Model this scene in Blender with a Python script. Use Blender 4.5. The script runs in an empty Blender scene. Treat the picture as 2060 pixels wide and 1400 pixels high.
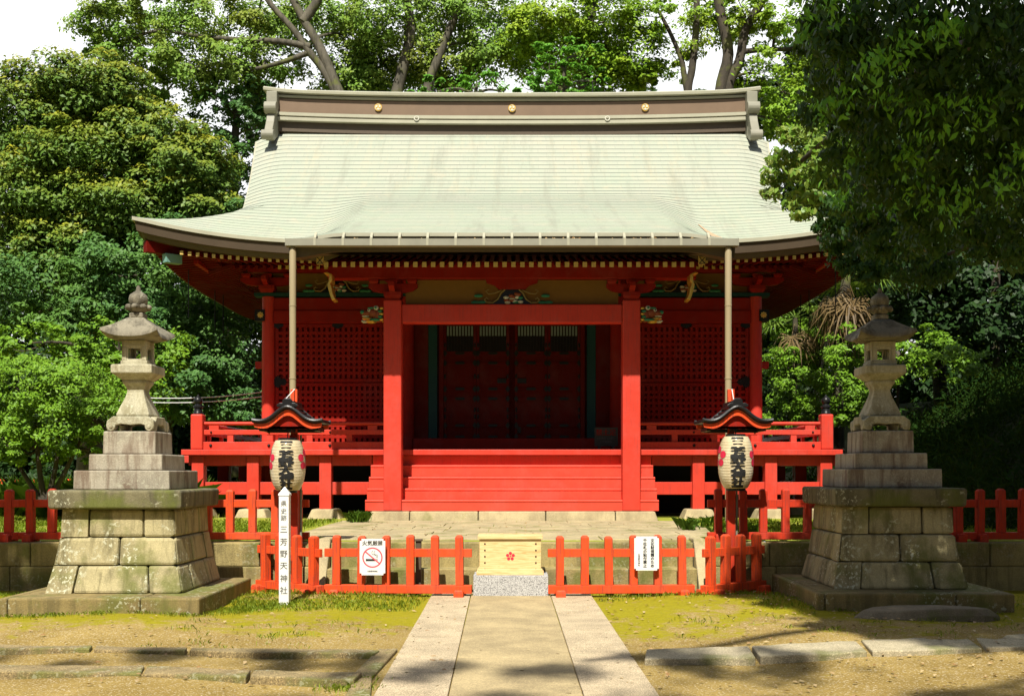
import bpy, bmesh, math, random
import numpy as np
from mathutils import Vector, Matrix
R = math.radians
random.seed(7)
rng = np.random.default_rng(11)
scene = bpy.context.scene
col = scene.collection

# ------------------------------------------------------------------ camera
F, CX, HY, EYE = 2100.0, 1030.0, 950.0, 1.6      # focal length in photo pixels, axis, horizon row, eye height
cam = bpy.data.cameras.new('camera'); cam_ob = bpy.data.objects.new('camera', cam); col.objects.link(cam_ob)
cam.sensor_width = 36; cam.sensor_fit = 'HORIZONTAL'; cam.lens = 36*F/2060
cam.shift_x = 0.0; cam.shift_y = (HY-700)/2060
cam.clip_start = 0.05; cam.clip_end = 3000
cam_ob.location = (0, 0, EYE); cam_ob.rotation_euler = (R(90), 0, 0)
scene.camera = cam_ob
# ------------------------------------------------------------------ light
SUN_EL, SUN_AZ = 53.5, 8.0                       # behind the viewer, a little to the left
sd = Vector((-math.sin(R(SUN_AZ))*math.cos(R(SUN_EL)), -math.cos(R(SUN_AZ))*math.cos(R(SUN_EL)), math.sin(R(SUN_EL))))
sun = bpy.data.lights.new('sun', 'SUN'); sun.energy = 5.0; sun.angle = R(0.7); sun.color = (1.0, 0.95, 0.84)
sun_ob = bpy.data.objects.new('sun', sun); col.objects.link(sun_ob)
sun_ob.rotation_euler = sd.to_track_quat('Z', 'Y').to_euler(); sun_ob.location = sd*60
world = bpy.data.worlds.new('World'); scene.world = world; world.use_nodes = True
nt = world.node_tree; nt.nodes.clear()
wo = nt.nodes.new('ShaderNodeOutputWorld'); bg = nt.nodes.new('ShaderNodeBackground')
sky = nt.nodes.new('ShaderNodeTexSky'); sky.sky_type = 'NISHITA'; sky.sun_disc = False
sky.sun_elevation = R(SUN_EL); sky.sun_rotation = R(180+SUN_AZ); sky.air_density = 1.0; sky.dust_density = 1.5
bg.inputs['Strength'].default_value = 0.05
nt.links.new(sky.outputs[0], bg.inputs['Color'])
# bright white cloud bank low in the northern sky (ahead of the viewer)
cl = nt.nodes.new('ShaderNodeBackground'); cl.inputs['Color'].default_value = (0.97, 0.985, 1.0, 1); cl.inputs['Strength'].default_value = 0.95
tc = nt.nodes.new('ShaderNodeTexCoord'); sp = nt.nodes.new('ShaderNodeSeparateXYZ'); nt.links.new(tc.outputs['Generated'], sp.inputs[0])
nz = nt.nodes.new('ShaderNodeTexNoise'); nz.inputs['Scale'].default_value = 3.0; nz.inputs['Detail'].default_value = 5
nt.links.new(tc.outputs['Generated'], nz.inputs['Vector'])
ad = nt.nodes.new('ShaderNodeMath'); ad.operation = 'MULTIPLY_ADD'; ad.inputs[1].default_value = 0.35
nt.links.new(nz.outputs[0], ad.inputs[0]); nt.links.new(sp.outputs['Y'], ad.inputs[2])
mr = nt.nodes.new('ShaderNodeMapRange'); mr.inputs['From Min'].default_value = 0.35; mr.inputs['From Max'].default_value = 0.85
nt.links.new(ad.outputs[0], mr.inputs['Value'])
mx = nt.nodes.new('ShaderNodeMixShader'); nt.links.new(mr.outputs[0], mx.inputs[0])
nt.links.new(bg.outputs[0], mx.inputs[1]); nt.links.new(cl.outputs[0], mx.inputs[2]); nt.links.new(mx.outputs[0], wo.inputs['Surface'])
scene.view_settings.view_transform = 'Standard'; scene.view_settings.look = 'None'
scene.view_settings.exposure = 0.52; scene.view_settings.gamma = 1.0
scene.cycles.max_bounces = 6; scene.cycles.diffuse_bounces = 1; scene.cycles.transparent_max_bounces = 8

TZ = .65
# ------------------------------------------------------------------ photo measures -> metres
def X(px, d): return (px-CX)*d/F
def Z(py, d): return EYE+(HY-py)*d/F
def P(px, py, d): return (X(px, d), d, Z(py, d))

def sstep(a, b, x):
    q = min(1, max(0, (x-a)/(b-a))); return q*q*(3-2*q)

# ------------------------------------------------------------------ mesh helpers
class MB:
    def __init__(s): s.v = []; s.f = []; s.m = []
    def add(s, vs, fs, mi=0):
        o = len(s.v); s.v += [tuple(v) for v in vs]
        s.f += [tuple(i+o for i in f) for f in fs]; s.m += [mi]*len(fs); return s
    def box(s, x0, x1, y0, y1, z0, z1, mi=0):
        return s.add([(x0,y0,z0),(x1,y0,z0),(x1,y1,z0),(x0,y1,z0),(x0,y0,z1),(x1,y0,z1),(x1,y1,z1),(x0,y1,z1)],
              [(0,3,2,1),(4,5,6,7),(0,1,5,4),(1,2,6,5),(2,3,7,6),(3,0,4,7)], mi)
    def frus(s, cx, cy, z0, z1, a0, b0, a1, b1, mi=0):          # rectangular frustum, half sizes
        v = [(cx-a0,cy-b0,z0),(cx+a0,cy-b0,z0),(cx+a0,cy+b0,z0),(cx-a0,cy+b0,z0),
             (cx-a1,cy-b1,z1),(cx+a1,cy-b1,z1),(cx+a1,cy+b1,z1),(cx-a1,cy+b1,z1)]
        return s.add(v, [(0,3,2,1),(4,5,6,7),(0,1,5,4),(1,2,6,5),(2,3,7,6),(3,0,4,7)], mi)
    def bar(s, p0, p1, w, h, mi=0, up=(0,0,1)):
        p0 = Vector(p0); p1 = Vector(p1); a = (p1-p0).normalized(); u = Vector(up)
        r = a.cross(u).normalized(); u = r.cross(a).normalized()
        vs = [p+r*sx*w/2+u*sz*h/2 for p in (p0,p1) for sx, sz in ((-1,-1),(1,-1),(1,1),(-1,1))]
        return s.add(vs, [(0,1,2,3),(7,6,5,4),(0,4,5,1),(1,5,6,2),(2,6,7,3),(3,7,4,0)], mi)
    def tube(s, path, radii, seg=10, mi=0):
        if not hasattr(radii, '__len__'): radii = [radii]*len(path)
        path = [Vector(p) for p in path]; vs = []; n = len(path); ref = None
        for i, p in enumerate(path):
            t = (path[min(i+1,n-1)]-path[max(i-1,0)]).normalized()
            if ref is None: ref = Vector((1,0,0)) if abs(t.x) < .8 else Vector((0,1,0))
            r = (ref-t*ref.dot(t)).normalized(); ref = r; b = t.cross(r)
            for k in range(seg):
                a = 2*math.pi*k/seg; vs.append(p+(r*math.cos(a)+b*math.sin(a))*radii[i])
        fs = [(i*seg+k, i*seg+(k+1)%seg, (i+1)*seg+(k+1)%seg, (i+1)*seg+k) for i in range(n-1) for k in range(seg)]
        fs += [tuple(range(seg))[::-1], tuple((n-1)*seg+k for k in range(seg))]
        return s.add(vs, fs, mi)
    def lathe(s, prof, cx, cy, seg=24, mi=0, square=False):
        vs = []; n = len(prof)
        if square: seg = 4
        for r, z in prof:
            for k in range(seg):
                a = 2*math.pi*k/seg+(math.pi/4 if square else 0); q = r*(math.sqrt(2) if square else 1)
                vs.append((cx+q*math.cos(a), cy+q*math.sin(a), z))
        fs = [(i*seg+k, i*seg+(k+1)%seg, (i+1)*seg+(k+1)%seg, (i+1)*seg+k) for i in range(n-1) for k in range(seg)]
        fs += [tuple(range(seg))[::-1], tuple((n-1)*seg+k for k in range(seg))]
        return s.add(vs, fs, mi)
    def prism(s, poly, y0, y1, mi=0):                             # poly of (x, z), extruded along y
        n = len(poly); vs = [(x,y0,z) for x,z in poly]+[(x,y1,z) for x,z in poly]
        fs = [tuple(range(n)), tuple(range(n,2*n))[::-1]]+[(i, n+i, n+(i+1)%n, (i+1)%n) for i in range(n)]
        return s.add(vs, fs, mi)
    def prismx(s, poly, x0, x1, mi=0):                            # poly of (y, z), extruded along x
        n = len(poly); vs = [(x0,y,z) for y,z in poly]+[(x1,y,z) for y,z in poly]
        fs = [tuple(range(n)), tuple(range(n,2*n))[::-1]]+[(i, n+i, n+(i+1)%n, (i+1)%n) for i in range(n)]
        return s.add(vs, fs, mi)
    def ball(s, c, r, mi=0, seg=12, rings=8):
        if not hasattr(r, '__len__'): r = (r,r,r)
        vs = []
        for i in range(1, rings):
            ph = math.pi*i/rings
            for k in range(seg):
                a = 2*math.pi*k/seg; vs.append((c[0]+r[0]*math.sin(ph)*math.cos(a), c[1]+r[1]*math.sin(ph)*math.sin(a), c[2]+r[2]*math.cos(ph)))
        n = len(vs); vs += [(c[0],c[1],c[2]+r[2]), (c[0],c[1],c[2]-r[2])]
        fs = [(i*seg+k, (i+1)*seg+k, (i+1)*seg+(k+1)%seg, i*seg+(k+1)%seg) for i in range(rings-2) for k in range(seg)]
        fs += [(n, k, (k+1)%seg) for k in range(seg)]+[(n+1, (rings-2)*seg+(k+1)%seg, (rings-2)*seg+k) for k in range(seg)]
        return s.add(vs, fs, mi)
    def jitter(s, amt):
        cache = {}
        for i, v in enumerate(s.v):
            k = tuple(round(c, 4) for c in v)
            if k not in cache: cache[k] = [random.uniform(-amt, amt) for _ in range(3)]
            s.v[i] = tuple(a+b for a, b in zip(v, cache[k]))
        return s
    def build_each(s, name, mats, parent=None, **kw):
        """one object for every separate piece"""
        up = list(range(len(s.v)))
        def root(i):
            while up[i] != i: up[i] = up[up[i]]; i = up[i]
            return i
        for f in s.f:
            for k in f[1:]: up[root(k)] = root(f[0])
        part = {}
        for f, m in zip(s.f, s.m): part.setdefault(root(f[0]), []).append((f, m))
        out = []
        for fs in part.values():
            ids = sorted({k for f, _ in fs for k in f}); at = {k: i for i, k in enumerate(ids)}
            q = MB(); q.v = [s.v[k] for k in ids]; q.f = [tuple(at[k] for k in f) for f, _ in fs]; q.m = [m for _, m in fs]
            out.append(q.build(name, mats, parent, **kw))
        return out
    def build(s, name, mats, parent=None, bevel=0, smooth=False, origin=None, recalc=True, kind=None):
        off = Vector(origin) if origin is not None else (wloc(parent) if parent is not None else Vector((0,0,0)))
        me = bpy.data.meshes.new(name)
        me.from_pydata([(v[0]-off[0], v[1]-off[1], v[2]-off[2]) for v in s.v], [], s.f)
        if not isinstance(mats, (list, tuple)): mats = [mats]
        for m in mats: me.materials.append(m)
        me.polygons.foreach_set('material_index', s.m)
        if recalc:
            bm = bmesh.new(); bm.from_mesh(me); bmesh.ops.recalc_face_normals(bm, faces=bm.faces); bm.to_mesh(me); bm.free()
        if smooth:
            me.polygons.foreach_set('use_smooth', [True]*len(me.polygons)); me.set_sharp_from_angle(angle=R(42))
        me.update()
        o = bpy.data.objects.new(name, me); col.objects.link(o)
        if parent is not None: o.parent = parent
        elif origin is not None: o.location = off
        if bevel:
            b = o.modifiers.new('edge', 'BEVEL'); b.width = bevel; b.segments = 2; b.limit_method = 'ANGLE'; b.angle_limit = R(35)
        if kind: o['kind'] = kind
        return o

def wloc(o):
    v = Vector((0,0,0))
    while o is not None: v = v+o.location; o = o.parent
    return v
def tag(o, label=None, cat=None, group=None, kind=None):
    if label: o['label'] = label
    if cat: o['category'] = cat
    if group: o['group'] = group
    if kind: o['kind'] = kind
    return o
def thing(name, label, cat, loc=(0,0,0), rz=0.0, group=None):
    o = bpy.data.objects.new(name, None); col.objects.link(o); o.empty_display_size = .2
    o.location = loc; o.rotation_euler = (0,0,rz); return tag(o, label, cat, group)
def copy_tree(o, parent=None):
    c = o.copy(); col.objects.link(c); c.parent = parent
    for ch in list(o.children): copy_tree(ch, c)
    return c
def mesh_np(name, V, Fq, mats, tint=None, uv=None):
    """V (n,3) floats, Fq (m,k) ints, all faces of k corners"""
    me = bpy.data.meshes.new(name); m, k = Fq.shape
    me.vertices.add(len(V)); me.vertices.foreach_set('co', np.ascontiguousarray(V, dtype=np.float32).ravel())
    me.loops.add(m*k); me.loops.foreach_set('vertex_index', np.ascontiguousarray(Fq, dtype=np.int32).ravel())
    me.polygons.add(m); me.polygons.foreach_set('loop_start', np.arange(0, m*k, k, dtype=np.int32))
    me.polygons.foreach_set('loop_total', np.full(m, k, dtype=np.int32))
    me.update(calc_edges=True)
    for q in (mats if isinstance(mats, (list,tuple)) else [mats]): me.materials.append(q)
    if tint is not None:
        a = me.attributes.new('tint', 'FLOAT', 'FACE'); a.data.foreach_set('value', np.ascontiguousarray(tint, dtype=np.float32))
    if uv is not None:
        l = me.uv_layers.new(name='uv'); l.data.foreach_set('uv', np.ascontiguousarray(uv, dtype=np.float32).ravel())
    me.validate()
    return me
def obj_np(name, me, parent=None, loc=(0,0,0)):
    o = bpy.data.objects.new(name, me); col.objects.link(o); o.parent = parent; o.location = loc; return o
def text_mesh(s, size, vertical=False, spacing=1.0, squash=1.0):
    c = bpy.data.curves.new('lettering', 'FONT'); c.body = '\n'.join(s) if vertical else s
    c.size = size; c.align_x = 'CENTER'; c.space_line = spacing; c.align_y = 'CENTER'; c.resolution_u = 2
    o = bpy.data.objects.new('lettering', c); col.objects.link(o)
    dg = bpy.context.evaluated_depsgraph_get(); dg.update()
    ev = o.evaluated_get(dg); me = ev.to_mesh()
    vs = [tuple(v.co) for v in me.vertices]; fs = [tuple(p.vertices) for p in me.polygons]
    ev.to_mesh_clear(); bpy.data.objects.remove(o); bpy.data.curves.remove(c)
    if vs:
        ys = [v[1] for v in vs]; xs = [v[0] for v in vs]; my = (max(ys)+min(ys))/2; mx_ = (max(xs)+min(xs))/2
        vs = [((v[0]-mx_)*squash, v[1]-my, v[2]) for v in vs]
    return vs, fs
def letters(mb, s, size, cx, y, cz, vertical=False, spacing=1.0, squash=1.0, mi=0, bold=0.0):
    vs, fs = text_mesh(s, size, vertical, spacing, squash)
    offs = [(0,0)] if not bold else [(0,0),(bold,0),(0,bold),(-bold,0)]
    for k, (dx, dz) in enumerate(offs):
        mb.add([(cx+v[0]+dx, y-0.0004*k, cz+v[1]+dz) for v in vs], fs, mi)
    return mb

# ------------------------------------------------------------------ material helpers
def N(nt, t, **kw):
    n = nt.nodes.new('ShaderNode'+t)
    for k, v in kw.items():
        k2 = k.replace('_', ' ')
        if k2 in n.inputs: n.inputs[k2].default_value = v
        else: setattr(n, k, v)
    return n
def new_mat(name):
    m = bpy.data.materials.new(name); m.use_nodes = True; nt = m.node_tree; nt.nodes.clear()
    out = N(nt, 'OutputMaterial'); b = N(nt, 'BsdfPrincipled'); nt.links.new(b.outputs[0], out.inputs['Surface'])
    return m, nt, b, out
def coords(nt, stretch=(1,1,1)):
    t = N(nt, 'TexCoord'); mp = N(nt, 'Mapping'); mp.inputs['Scale'].default_value = stretch
    nt.links.new(t.outputs['Object'], mp.inputs['Vector']); return mp.outputs[0]
def noise(nt, vec, scale, detail=4, rough=.6, dist=0):
    n = N(nt, 'TexNoise', Scale=scale, Detail=detail, Roughness=rough, Distortion=dist)
    nt.links.new(vec, n.inputs['Vector']); return n.outputs[0]
def ramp(nt, fac, stops):
    r = N(nt, 'ValToRGB'); e = r.color_ramp.elements
    while len(e) < len(stops): e.new(.5)
    for i, (p, c) in enumerate(stops):
        e[i].position = p; e[i].color = (*c, 1) if len(c) == 3 else c
    nt.links.new(fac, r.inputs[0]); return r.outputs[0]
def g(v): return (v, v, v)
def mixc(nt, fac, a, b, blend='MIX'):
    m = N(nt, 'Mix', data_type='RGBA', blend_type=blend)
    for s, i in ((fac, 0), (a, 6), (b, 7)):
        if hasattr(s, 'is_linked') or hasattr(s, 'links'): nt.links.new(s, m.inputs[i])
        elif i == 0: m.inputs[0].default_value = s
        else: m.inputs[i].default_value = (*s, 1)
    return m.outputs[2]
def bump(nt, b, h, strength=.4, dist=.01):
    n = N(nt, 'Bump', Strength=strength, Distance=dist); nt.links.new(h, n.inputs['Height']); nt.links.new(n.outputs[0], b.inputs['Normal'])

def paint(name, c, c2=None, rough=.45, wear=.25, scale=3.0, bmp=.15, spec=.18):
    m, nt, b, _ = new_mat(name); v = coords(nt)
    c2 = c2 or tuple(x*.72 for x in c)
    f = ramp(nt, noise(nt, v, scale, 5), [(.35, g(0)), (.7, g(1))])
    cc = mixc(nt, f, c, c2)
    fd = ramp(nt, noise(nt, v, 1.3, 6, .7), [(.50, g(0)), (.64, g(.55))])          # sun-faded, chalky patches
    cc = mixc(nt, fd, cc, tuple(x*.86+.035 for x in c))
    sc_ = ramp(nt, noise(nt, v, 26, 3, .7), [(.60, g(0)), (.66, g(wear))]); cc = mixc(nt, sc_, cc, tuple(x*.5+.03 for x in c))
    v2 = coords(nt, (9, 9, .6)); st = ramp(nt, noise(nt, v2, 4, 4), [(.50, g(0)), (.66, g(wear*1.6))])
    cc = mixc(nt, st, cc, tuple(x*.55+.02 for x in c))
    nt.links.new(cc, b.inputs['Base Color']); b.inputs['Roughness'].default_value = rough; b.inputs['Specular IOR Level'].default_value = spec
    gr = noise(nt, coords(nt, (30, 30, 1.2)), 3, 4, .6); hh = N(nt, 'Math', operation='ADD'); nt.links.new(gr, hh.inputs[0]); nt.links.new(noise(nt, v, 40, 3), hh.inputs[1])
    bump(nt, b, hh.outputs[0], bmp*2.2, .006); return m
def plain(name, c, rough=.6, metal=0.0, var=.15, scale=8, bmp=.1):
    m, nt, b, _ = new_mat(name); v = coords(nt)
    cc = mixc(nt, noise(nt, v, scale, 4), tuple(x*(1-var) for x in c), tuple(min(1, x*(1+var)) for x in c))
    nt.links.new(cc, b.inputs['Base Color']); b.inputs['Roughness'].default_value = rough; b.inputs['Metallic'].default_value = metal; b.inputs['Specular IOR Level'].default_value = .3
    if bmp: bump(nt, b, noise(nt, v, 30, 3), bmp, .004)
    return m
def stone(name, c, dark, lichen=.0, moss=0.0, scale=1.0, speck=.25, streak=.6, rough=.9, bm_=.6):
    m, nt, b, _ = new_mat(name); v = coords(nt)
    n1 = noise(nt, v, 2.2*scale, 6, .65); n2 = noise(nt, v, 60*scale, 4, .7)
    cc = mixc(nt, ramp(nt, n1, [(.38, g(0)), (.62, g(1))]), c, tuple(x*.66 for x in c))
    cc = mixc(nt, ramp(nt, n2, [(.46, g(0)), (.60, g(speck))]), cc, tuple(x*.4 for x in c))
    cc = mixc(nt, ramp(nt, noise(nt, v, 90*scale, 2, .6), [(.54, g(0)), (.64, g(speck))]), cc, tuple(min(1, x*1.7) for x in c))
    vs = coords(nt, (5, 5, .7)); st = noise(nt, vs, 1.3*scale, 5, .65, .4)
    cc = mixc(nt, ramp(nt, st, [(.47, g(0)), (.61, g(streak))]), cc, dark)
    if moss:
        mo = noise(nt, v, 1.7*scale, 5, .6); cc = mixc(nt, ramp(nt, mo, [(.56-.13*moss, g(0)), (.66-.08*moss, g(min(1, .5+.5*moss)))]), cc, (.13, .15, .02))
    if lichen:
        li = noise(nt, v, 24*scale, 4, .65); li2 = noise(nt, v, 2.3, 3)
        a = N(nt, 'Math', operation='MULTIPLY'); nt.links.new(ramp(nt, li, [(.555, g(0)), (.585, g(1))]), a.inputs[0]); nt.links.new(ramp(nt, li2, [(.52, g(0)), (.60, g(lichen))]), a.inputs[1])
        cc = mixc(nt, a.outputs[0], cc, (.62, .62, .45))
    nt.links.new(cc, b.inputs['Base Color']); b.inputs['Roughness'].default_value = rough
    ad = N(nt, 'Math', operation='ADD'); nt.links.new(n2, ad.inputs[0]); nt.links.new(n1, ad.inputs[1])
    bump(nt, b, ad.outputs[0], bm_, .012); return m
def leaf_mat(name, c1, c2, c3=None, trans=.35, rough=.5, tint=None, sc=.6, spec=.25):
    """leaf colours vary leaf by leaf and bough by bough; thin leaves let light through"""
    m, nt, b, out = new_mat(name)
    gi = N(nt, 'NewGeometry'); v = coords(nt)
    cc = mixc(nt, gi.outputs['Random Per Island'], c1, c2)
    if c3: cc = mixc(nt, ramp(nt, noise(nt, v, sc, 3), [(.45, g(0)), (.68, g(.8))]), cc, c3)
    if tint:
        at = N(nt, 'Attribute', attribute_name='tint'); cc = mixc(nt, at.outputs['Fac'], cc, tint)
    nt.links.new(cc, b.inputs['Base Color']); b.inputs['Roughness'].default_value = rough
    b.inputs['Specular IOR Level'].default_value = spec
    tr = N(nt, 'BsdfTranslucent'); nt.links.new(mixc(nt, .5, cc, (.16, .22, .015), 'MIX'), tr.inputs['Color'])
    mx = N(nt, 'MixShader'); mx.inputs[0].default_value = trans
    nt.links.new(b.outputs[0], mx.inputs[1]); nt.links.new(tr.outputs[0], mx.inputs[2]); nt.links.new(mx.outputs[0], out.inputs['Surface'])
    return m
# ------------------------------------------------------------------ materials
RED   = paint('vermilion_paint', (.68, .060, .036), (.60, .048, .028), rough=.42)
REDD  = paint('shade_red', (.34, .018, .009), (.26, .013, .006), rough=.55, spec=.1)  # darker copy of the vermilion, with the shade put into its colour
DOORR = paint('deep_shade_red', (.13, .008, .004), (.10, .006, .003), rough=.6, spec=.08)  # red darkened to stand in for deep shade inside the porch
EAVER = paint('eave_shade_red', (.16, .010, .006), (.12, .008, .004), rough=.6, spec=.06)  # rafter and boarding red, darkened in place of eave shadow
STEPR = paint('step_paint', (.78, .078, .045), (.70, .064, .036), rough=.42, wear=.2)
FENCE = paint('fence_paint', (.80, .088, .02), (.70, .07, .016), rough=.5, wear=.8)
FENCED= paint('darker_fence_paint', (.60, .045, .016), (.46, .034, .012), rough=.55, wear=.6)  # darker red than the front fence paint
OCHRE = plain('ochre_board', (.25, .125, .025), .7)
SCROLL= plain('aged_gilding', (.30, .22, .08), .5)
YELL  = plain('yellow_rafter_end', (.66, .47, .13), .5)
GOLD  = plain('gilt_metal', (.80, .50, .10), .35, .6)
BLACK = plain('black_lacquer', (.012, .012, .013), .35)
BLKM  = plain('black_metal', (.015, .016, .016), .45, .3)
TEAL  = plain('teal_paint', (.010, .060, .060), .6)
PATINA= plain('patina_copper', (.18, .36, .30), .6)
COPB  = plain('brown_copper', (.195, .13, .082), .5, 0, .2, 2)
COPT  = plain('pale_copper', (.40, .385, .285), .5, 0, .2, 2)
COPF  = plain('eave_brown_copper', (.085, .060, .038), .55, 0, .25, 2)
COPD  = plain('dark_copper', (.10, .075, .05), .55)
GUT   = plain('gutter_copper', (.27, .26, .20), .45, .0, .25, 3)
PIPE  = plain('downpipe_paint', (.36, .29, .17), .45, 0, .1, 2)
GREY  = plain('underfloor_shade', (.02, .016, .013), .9)
GREEN = plain('carving_green', (.04, .22, .12), .5)
WHITEP= plain('carving_white', (.62, .60, .50), .5)
BROWNP= plain('carving_red_brown', (.28, .07, .03), .5)
SLATW = plain('pale_slat', (.20, .26, .23), .6)
WOOD, nt, b_, _ = new_mat('pale_cypress_wood'); v_ = coords(nt, (1.2, 1.2, 14)); w_ = noise(nt, v_, 2.5, 5, .6, .6)
nt.links.new(ramp(nt, w_, [(.36, (.60, .37, .14)), (.5, (.80, .60, .30)), (.62, (.68, .46, .20))]), b_.inputs['Base Color']); b_.inputs['Roughness'].default_value = .5
WPAINT= plain('white_paint', (.80, .80, .78), .5, 0, .06)
SIGNW = plain('sign_white', (.80, .79, .77), .45, 0, .05, 5, .03)
INK   = plain('black_ink', (.02, .02, .02), .7, 0, .1, 8, 0)
INKG  = plain('faded_ink', (.10, .095, .085), .8, 0, .3, 30, 0)
REDINK= plain('red_ink', (.72, .03, .06), .6, 0, .1, 8, 0)
PINK  = plain('sign_red', (.80, .10, .14), .5, 0, .05, 8, 0)
CLOUDP= plain('plum_red', (.62, .02, .06), .6, 0, .1, 8, 0)
PAPER, nt, b_, out_ = new_mat('lantern_paper'); v_ = coords(nt)
cc = mixc(nt, ramp(nt, noise(nt, v_, 6, 4), [(.35, g(0)), (.7, g(1))]), (.70, .60, .40), (.56, .45, .26))
nt.links.new(cc, b_.inputs['Base Color']); b_.inputs['Roughness'].default_value = .55; b_.inputs['Coat Weight'].default_value = .7; b_.inputs['Coat Roughness'].default_value = .12
bump(nt, b_, noise(nt, coords(nt, (1, 1, .3)), 9, 4, .6, 1.0), .5, .02)
LSTONE = stone('pale_lantern_stone', (.56, .52, .36), (.20, .17, .08), lichen=.5, streak=.6)
PSTONE = stone('pedestal_block_stone', (.50, .43, .23), (.15, .13, .06), lichen=.9, moss=.3, streak=.75)
TSTONE = stone('tier_stone', (.46, .41, .31), (.17, .115, .075), lichen=.3, streak=.85)
CSTONE = stone('mossy_cap_stone', (.21, .185, .10), (.055, .05, .026), lichen=.7, moss=.5, streak=.7)
BSTONE = stone('plinth_stone', (.30, .225, .085), (.10, .08, .03), lichen=.5, moss=.55, streak=.55)
RSTONE = stone('weathered_roof_stone', (.28, .25, .18), (.075, .065, .045), lichen=.4, streak=.8)
WSTONE = stone('terrace_wall_stone', (.42, .33, .13), (.11, .09, .035), lichen=.2, moss=.35, streak=.5, bm_=.9)
FSTONE = stone('foundation_stone', (.52, .42, .24), (.24, .18, .10), streak=.35)
PAVE   = stone('worn_paving_stone', (.50, .41, .23), (.20, .17, .09), moss=.15, streak=.0, lichen=.25)
KSTONE = stone('kerb_stone', (.50, .43, .28), (.20, .165, .09), moss=.2, streak=.2, speck=.6)
MKERB  = stone('mossy_kerb_stone', (.32, .24, .11), (.13, .10, .045), moss=.3, streak=.35, speck=.8, lichen=.3)
ASTONE = stone('aggregate_slab', (.56, .45, .29), (.30, .22, .13), streak=.0, speck=.75, scale=1.3, bm_=.7)
CONC   = stone('path_concrete', (.46, .36, .19), (.24, .19, .10), streak=.0, speck=.4, bm_=.35)
ROCK   = stone('flat_rock', (.30, .24, .15), (.11, .09, .06), streak=.3, moss=.1)
m, nt, b_, _ = new_mat('granite'); GRANITE = m; v_ = coords(nt)
cc = ramp(nt, noise(nt, v_, 95, 2, .6), [(.38, (.10, .10, .10)), (.48, (.42, .41, .40)), (.6, (.58, .57, .55))]); nt.links.new(cc, b_.inputs['Base Color']); b_.inputs['Roughness'].default_value = .7
BARK  = stone('grey_bark', (.135, .12, .085), (.04, .036, .024), moss=.3, streak=.8, scale=1.2)
BARKD = stone('dark_bark', (.075, .06, .04), (.03, .025, .018), moss=.2, streak=.7)
# copper roof: course/shingle pattern in the sheet itself
m, nt, b_, _ = new_mat('copper_shingles'); ROOFM = m
uvn = N(nt, 'UVMap'); v_ = coords(nt)
br = N(nt, 'TexBrick', offset=.5, Scale=1.0, Mortar_Size=.010, Bias=0.0, Brick_Width=1.0, Row_Height=1.0)
br.inputs['Mortar Smooth'].default_value = .3
br.inputs['Color1'].default_value = (.40, .40, .32, 1); br.inputs['Color2'].default_value = (.37, .38, .305, 1); br.inputs['Mortar'].default_value = (.27, .28, .225, 1)
nt.links.new(uvn.outputs[0], br.inputs['Vector'])
n1 = noise(nt, v_, .8, 5, .6); cc = mixc(nt, ramp(nt, n1, [(.35, g(0)), (.75, g(.6))]), br.outputs['Color'], (.33, .39, .30))
vs_ = coords(nt, (3, .35, .35)); cc = mixc(nt, ramp(nt, noise(nt, vs_, 1.2, 5, .7), [(.55, g(0)), (.75, g(.45))]), cc, (.46, .41, .28))
ys = N(nt, 'SeparateXYZ'); nt.links.new(v_, ys.inputs[0])     # greener patina towards the eaves
gz_ = N(nt, 'MapRange'); nt.links.new(ys.outputs['Z'], gz_.inputs['Value']); gz_.inputs['From Min'].default_value = 5.2; gz_.inputs['From Max'].default_value = 8.4; gz_.inputs['To Min'].default_value = .75; gz_.inputs['To Max'].default_value = .05
gn_ = N(nt, 'Math', operation='MULTIPLY'); nt.links.new(gz_.outputs[0], gn_.inputs[0]); nt.links.new(ramp(nt, noise(nt, v_, 1.6, 5, .65), [(.35, g(.35)), (.65, g(1))]), gn_.inputs[1])
cc = mixc(nt, gn_.outputs[0], cc, (.325, .385, .27))
us_ = N(nt, 'SeparateXYZ'); nt.links.new(uvn.outputs[0], us_.inputs[0]); fr_ = N(nt, 'Math', operation='FRACT'); nt.links.new(us_.outputs['Y'], fr_.inputs[0])
cc = mixc(nt, ramp(nt, fr_.outputs[0], [(.055, g(.65)), (.10, g(0))]), cc, (.15, .17, .16))
sd_ = noise(nt, coords(nt, (2.2, .25, .25)), 1.0, 6, .7)     # dark run-off streaks down the slope
cc = mixc(nt, ramp(nt, sd_, [(.52, g(0)), (.66, g(.55))]), cc, (.25, .255, .20))
bl_ = noise(nt, v_, 2.6, 6, .7); cc = mixc(nt, ramp(nt, bl_, [(.55, g(0)), (.66, g(.4))]), cc, (.44, .40, .29))
bl2_ = noise(nt, v_, 6.5, 5, .7); cc = mixc(nt, ramp(nt, bl2_, [(.58, g(0)), (.68, g(.35))]), cc, (.24, .31, .25))
nt.links.new(cc, b_.inputs['Base Color']); b_.inputs['Roughness'].default_value = .75; b_.inputs['Metallic'].default_value = 0.0
bump(nt, b_, noise(nt, v_, 7, 3), .12, .02)
RUST = plain('orange_rust_streak', (.44, .31, .19), .6)
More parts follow.
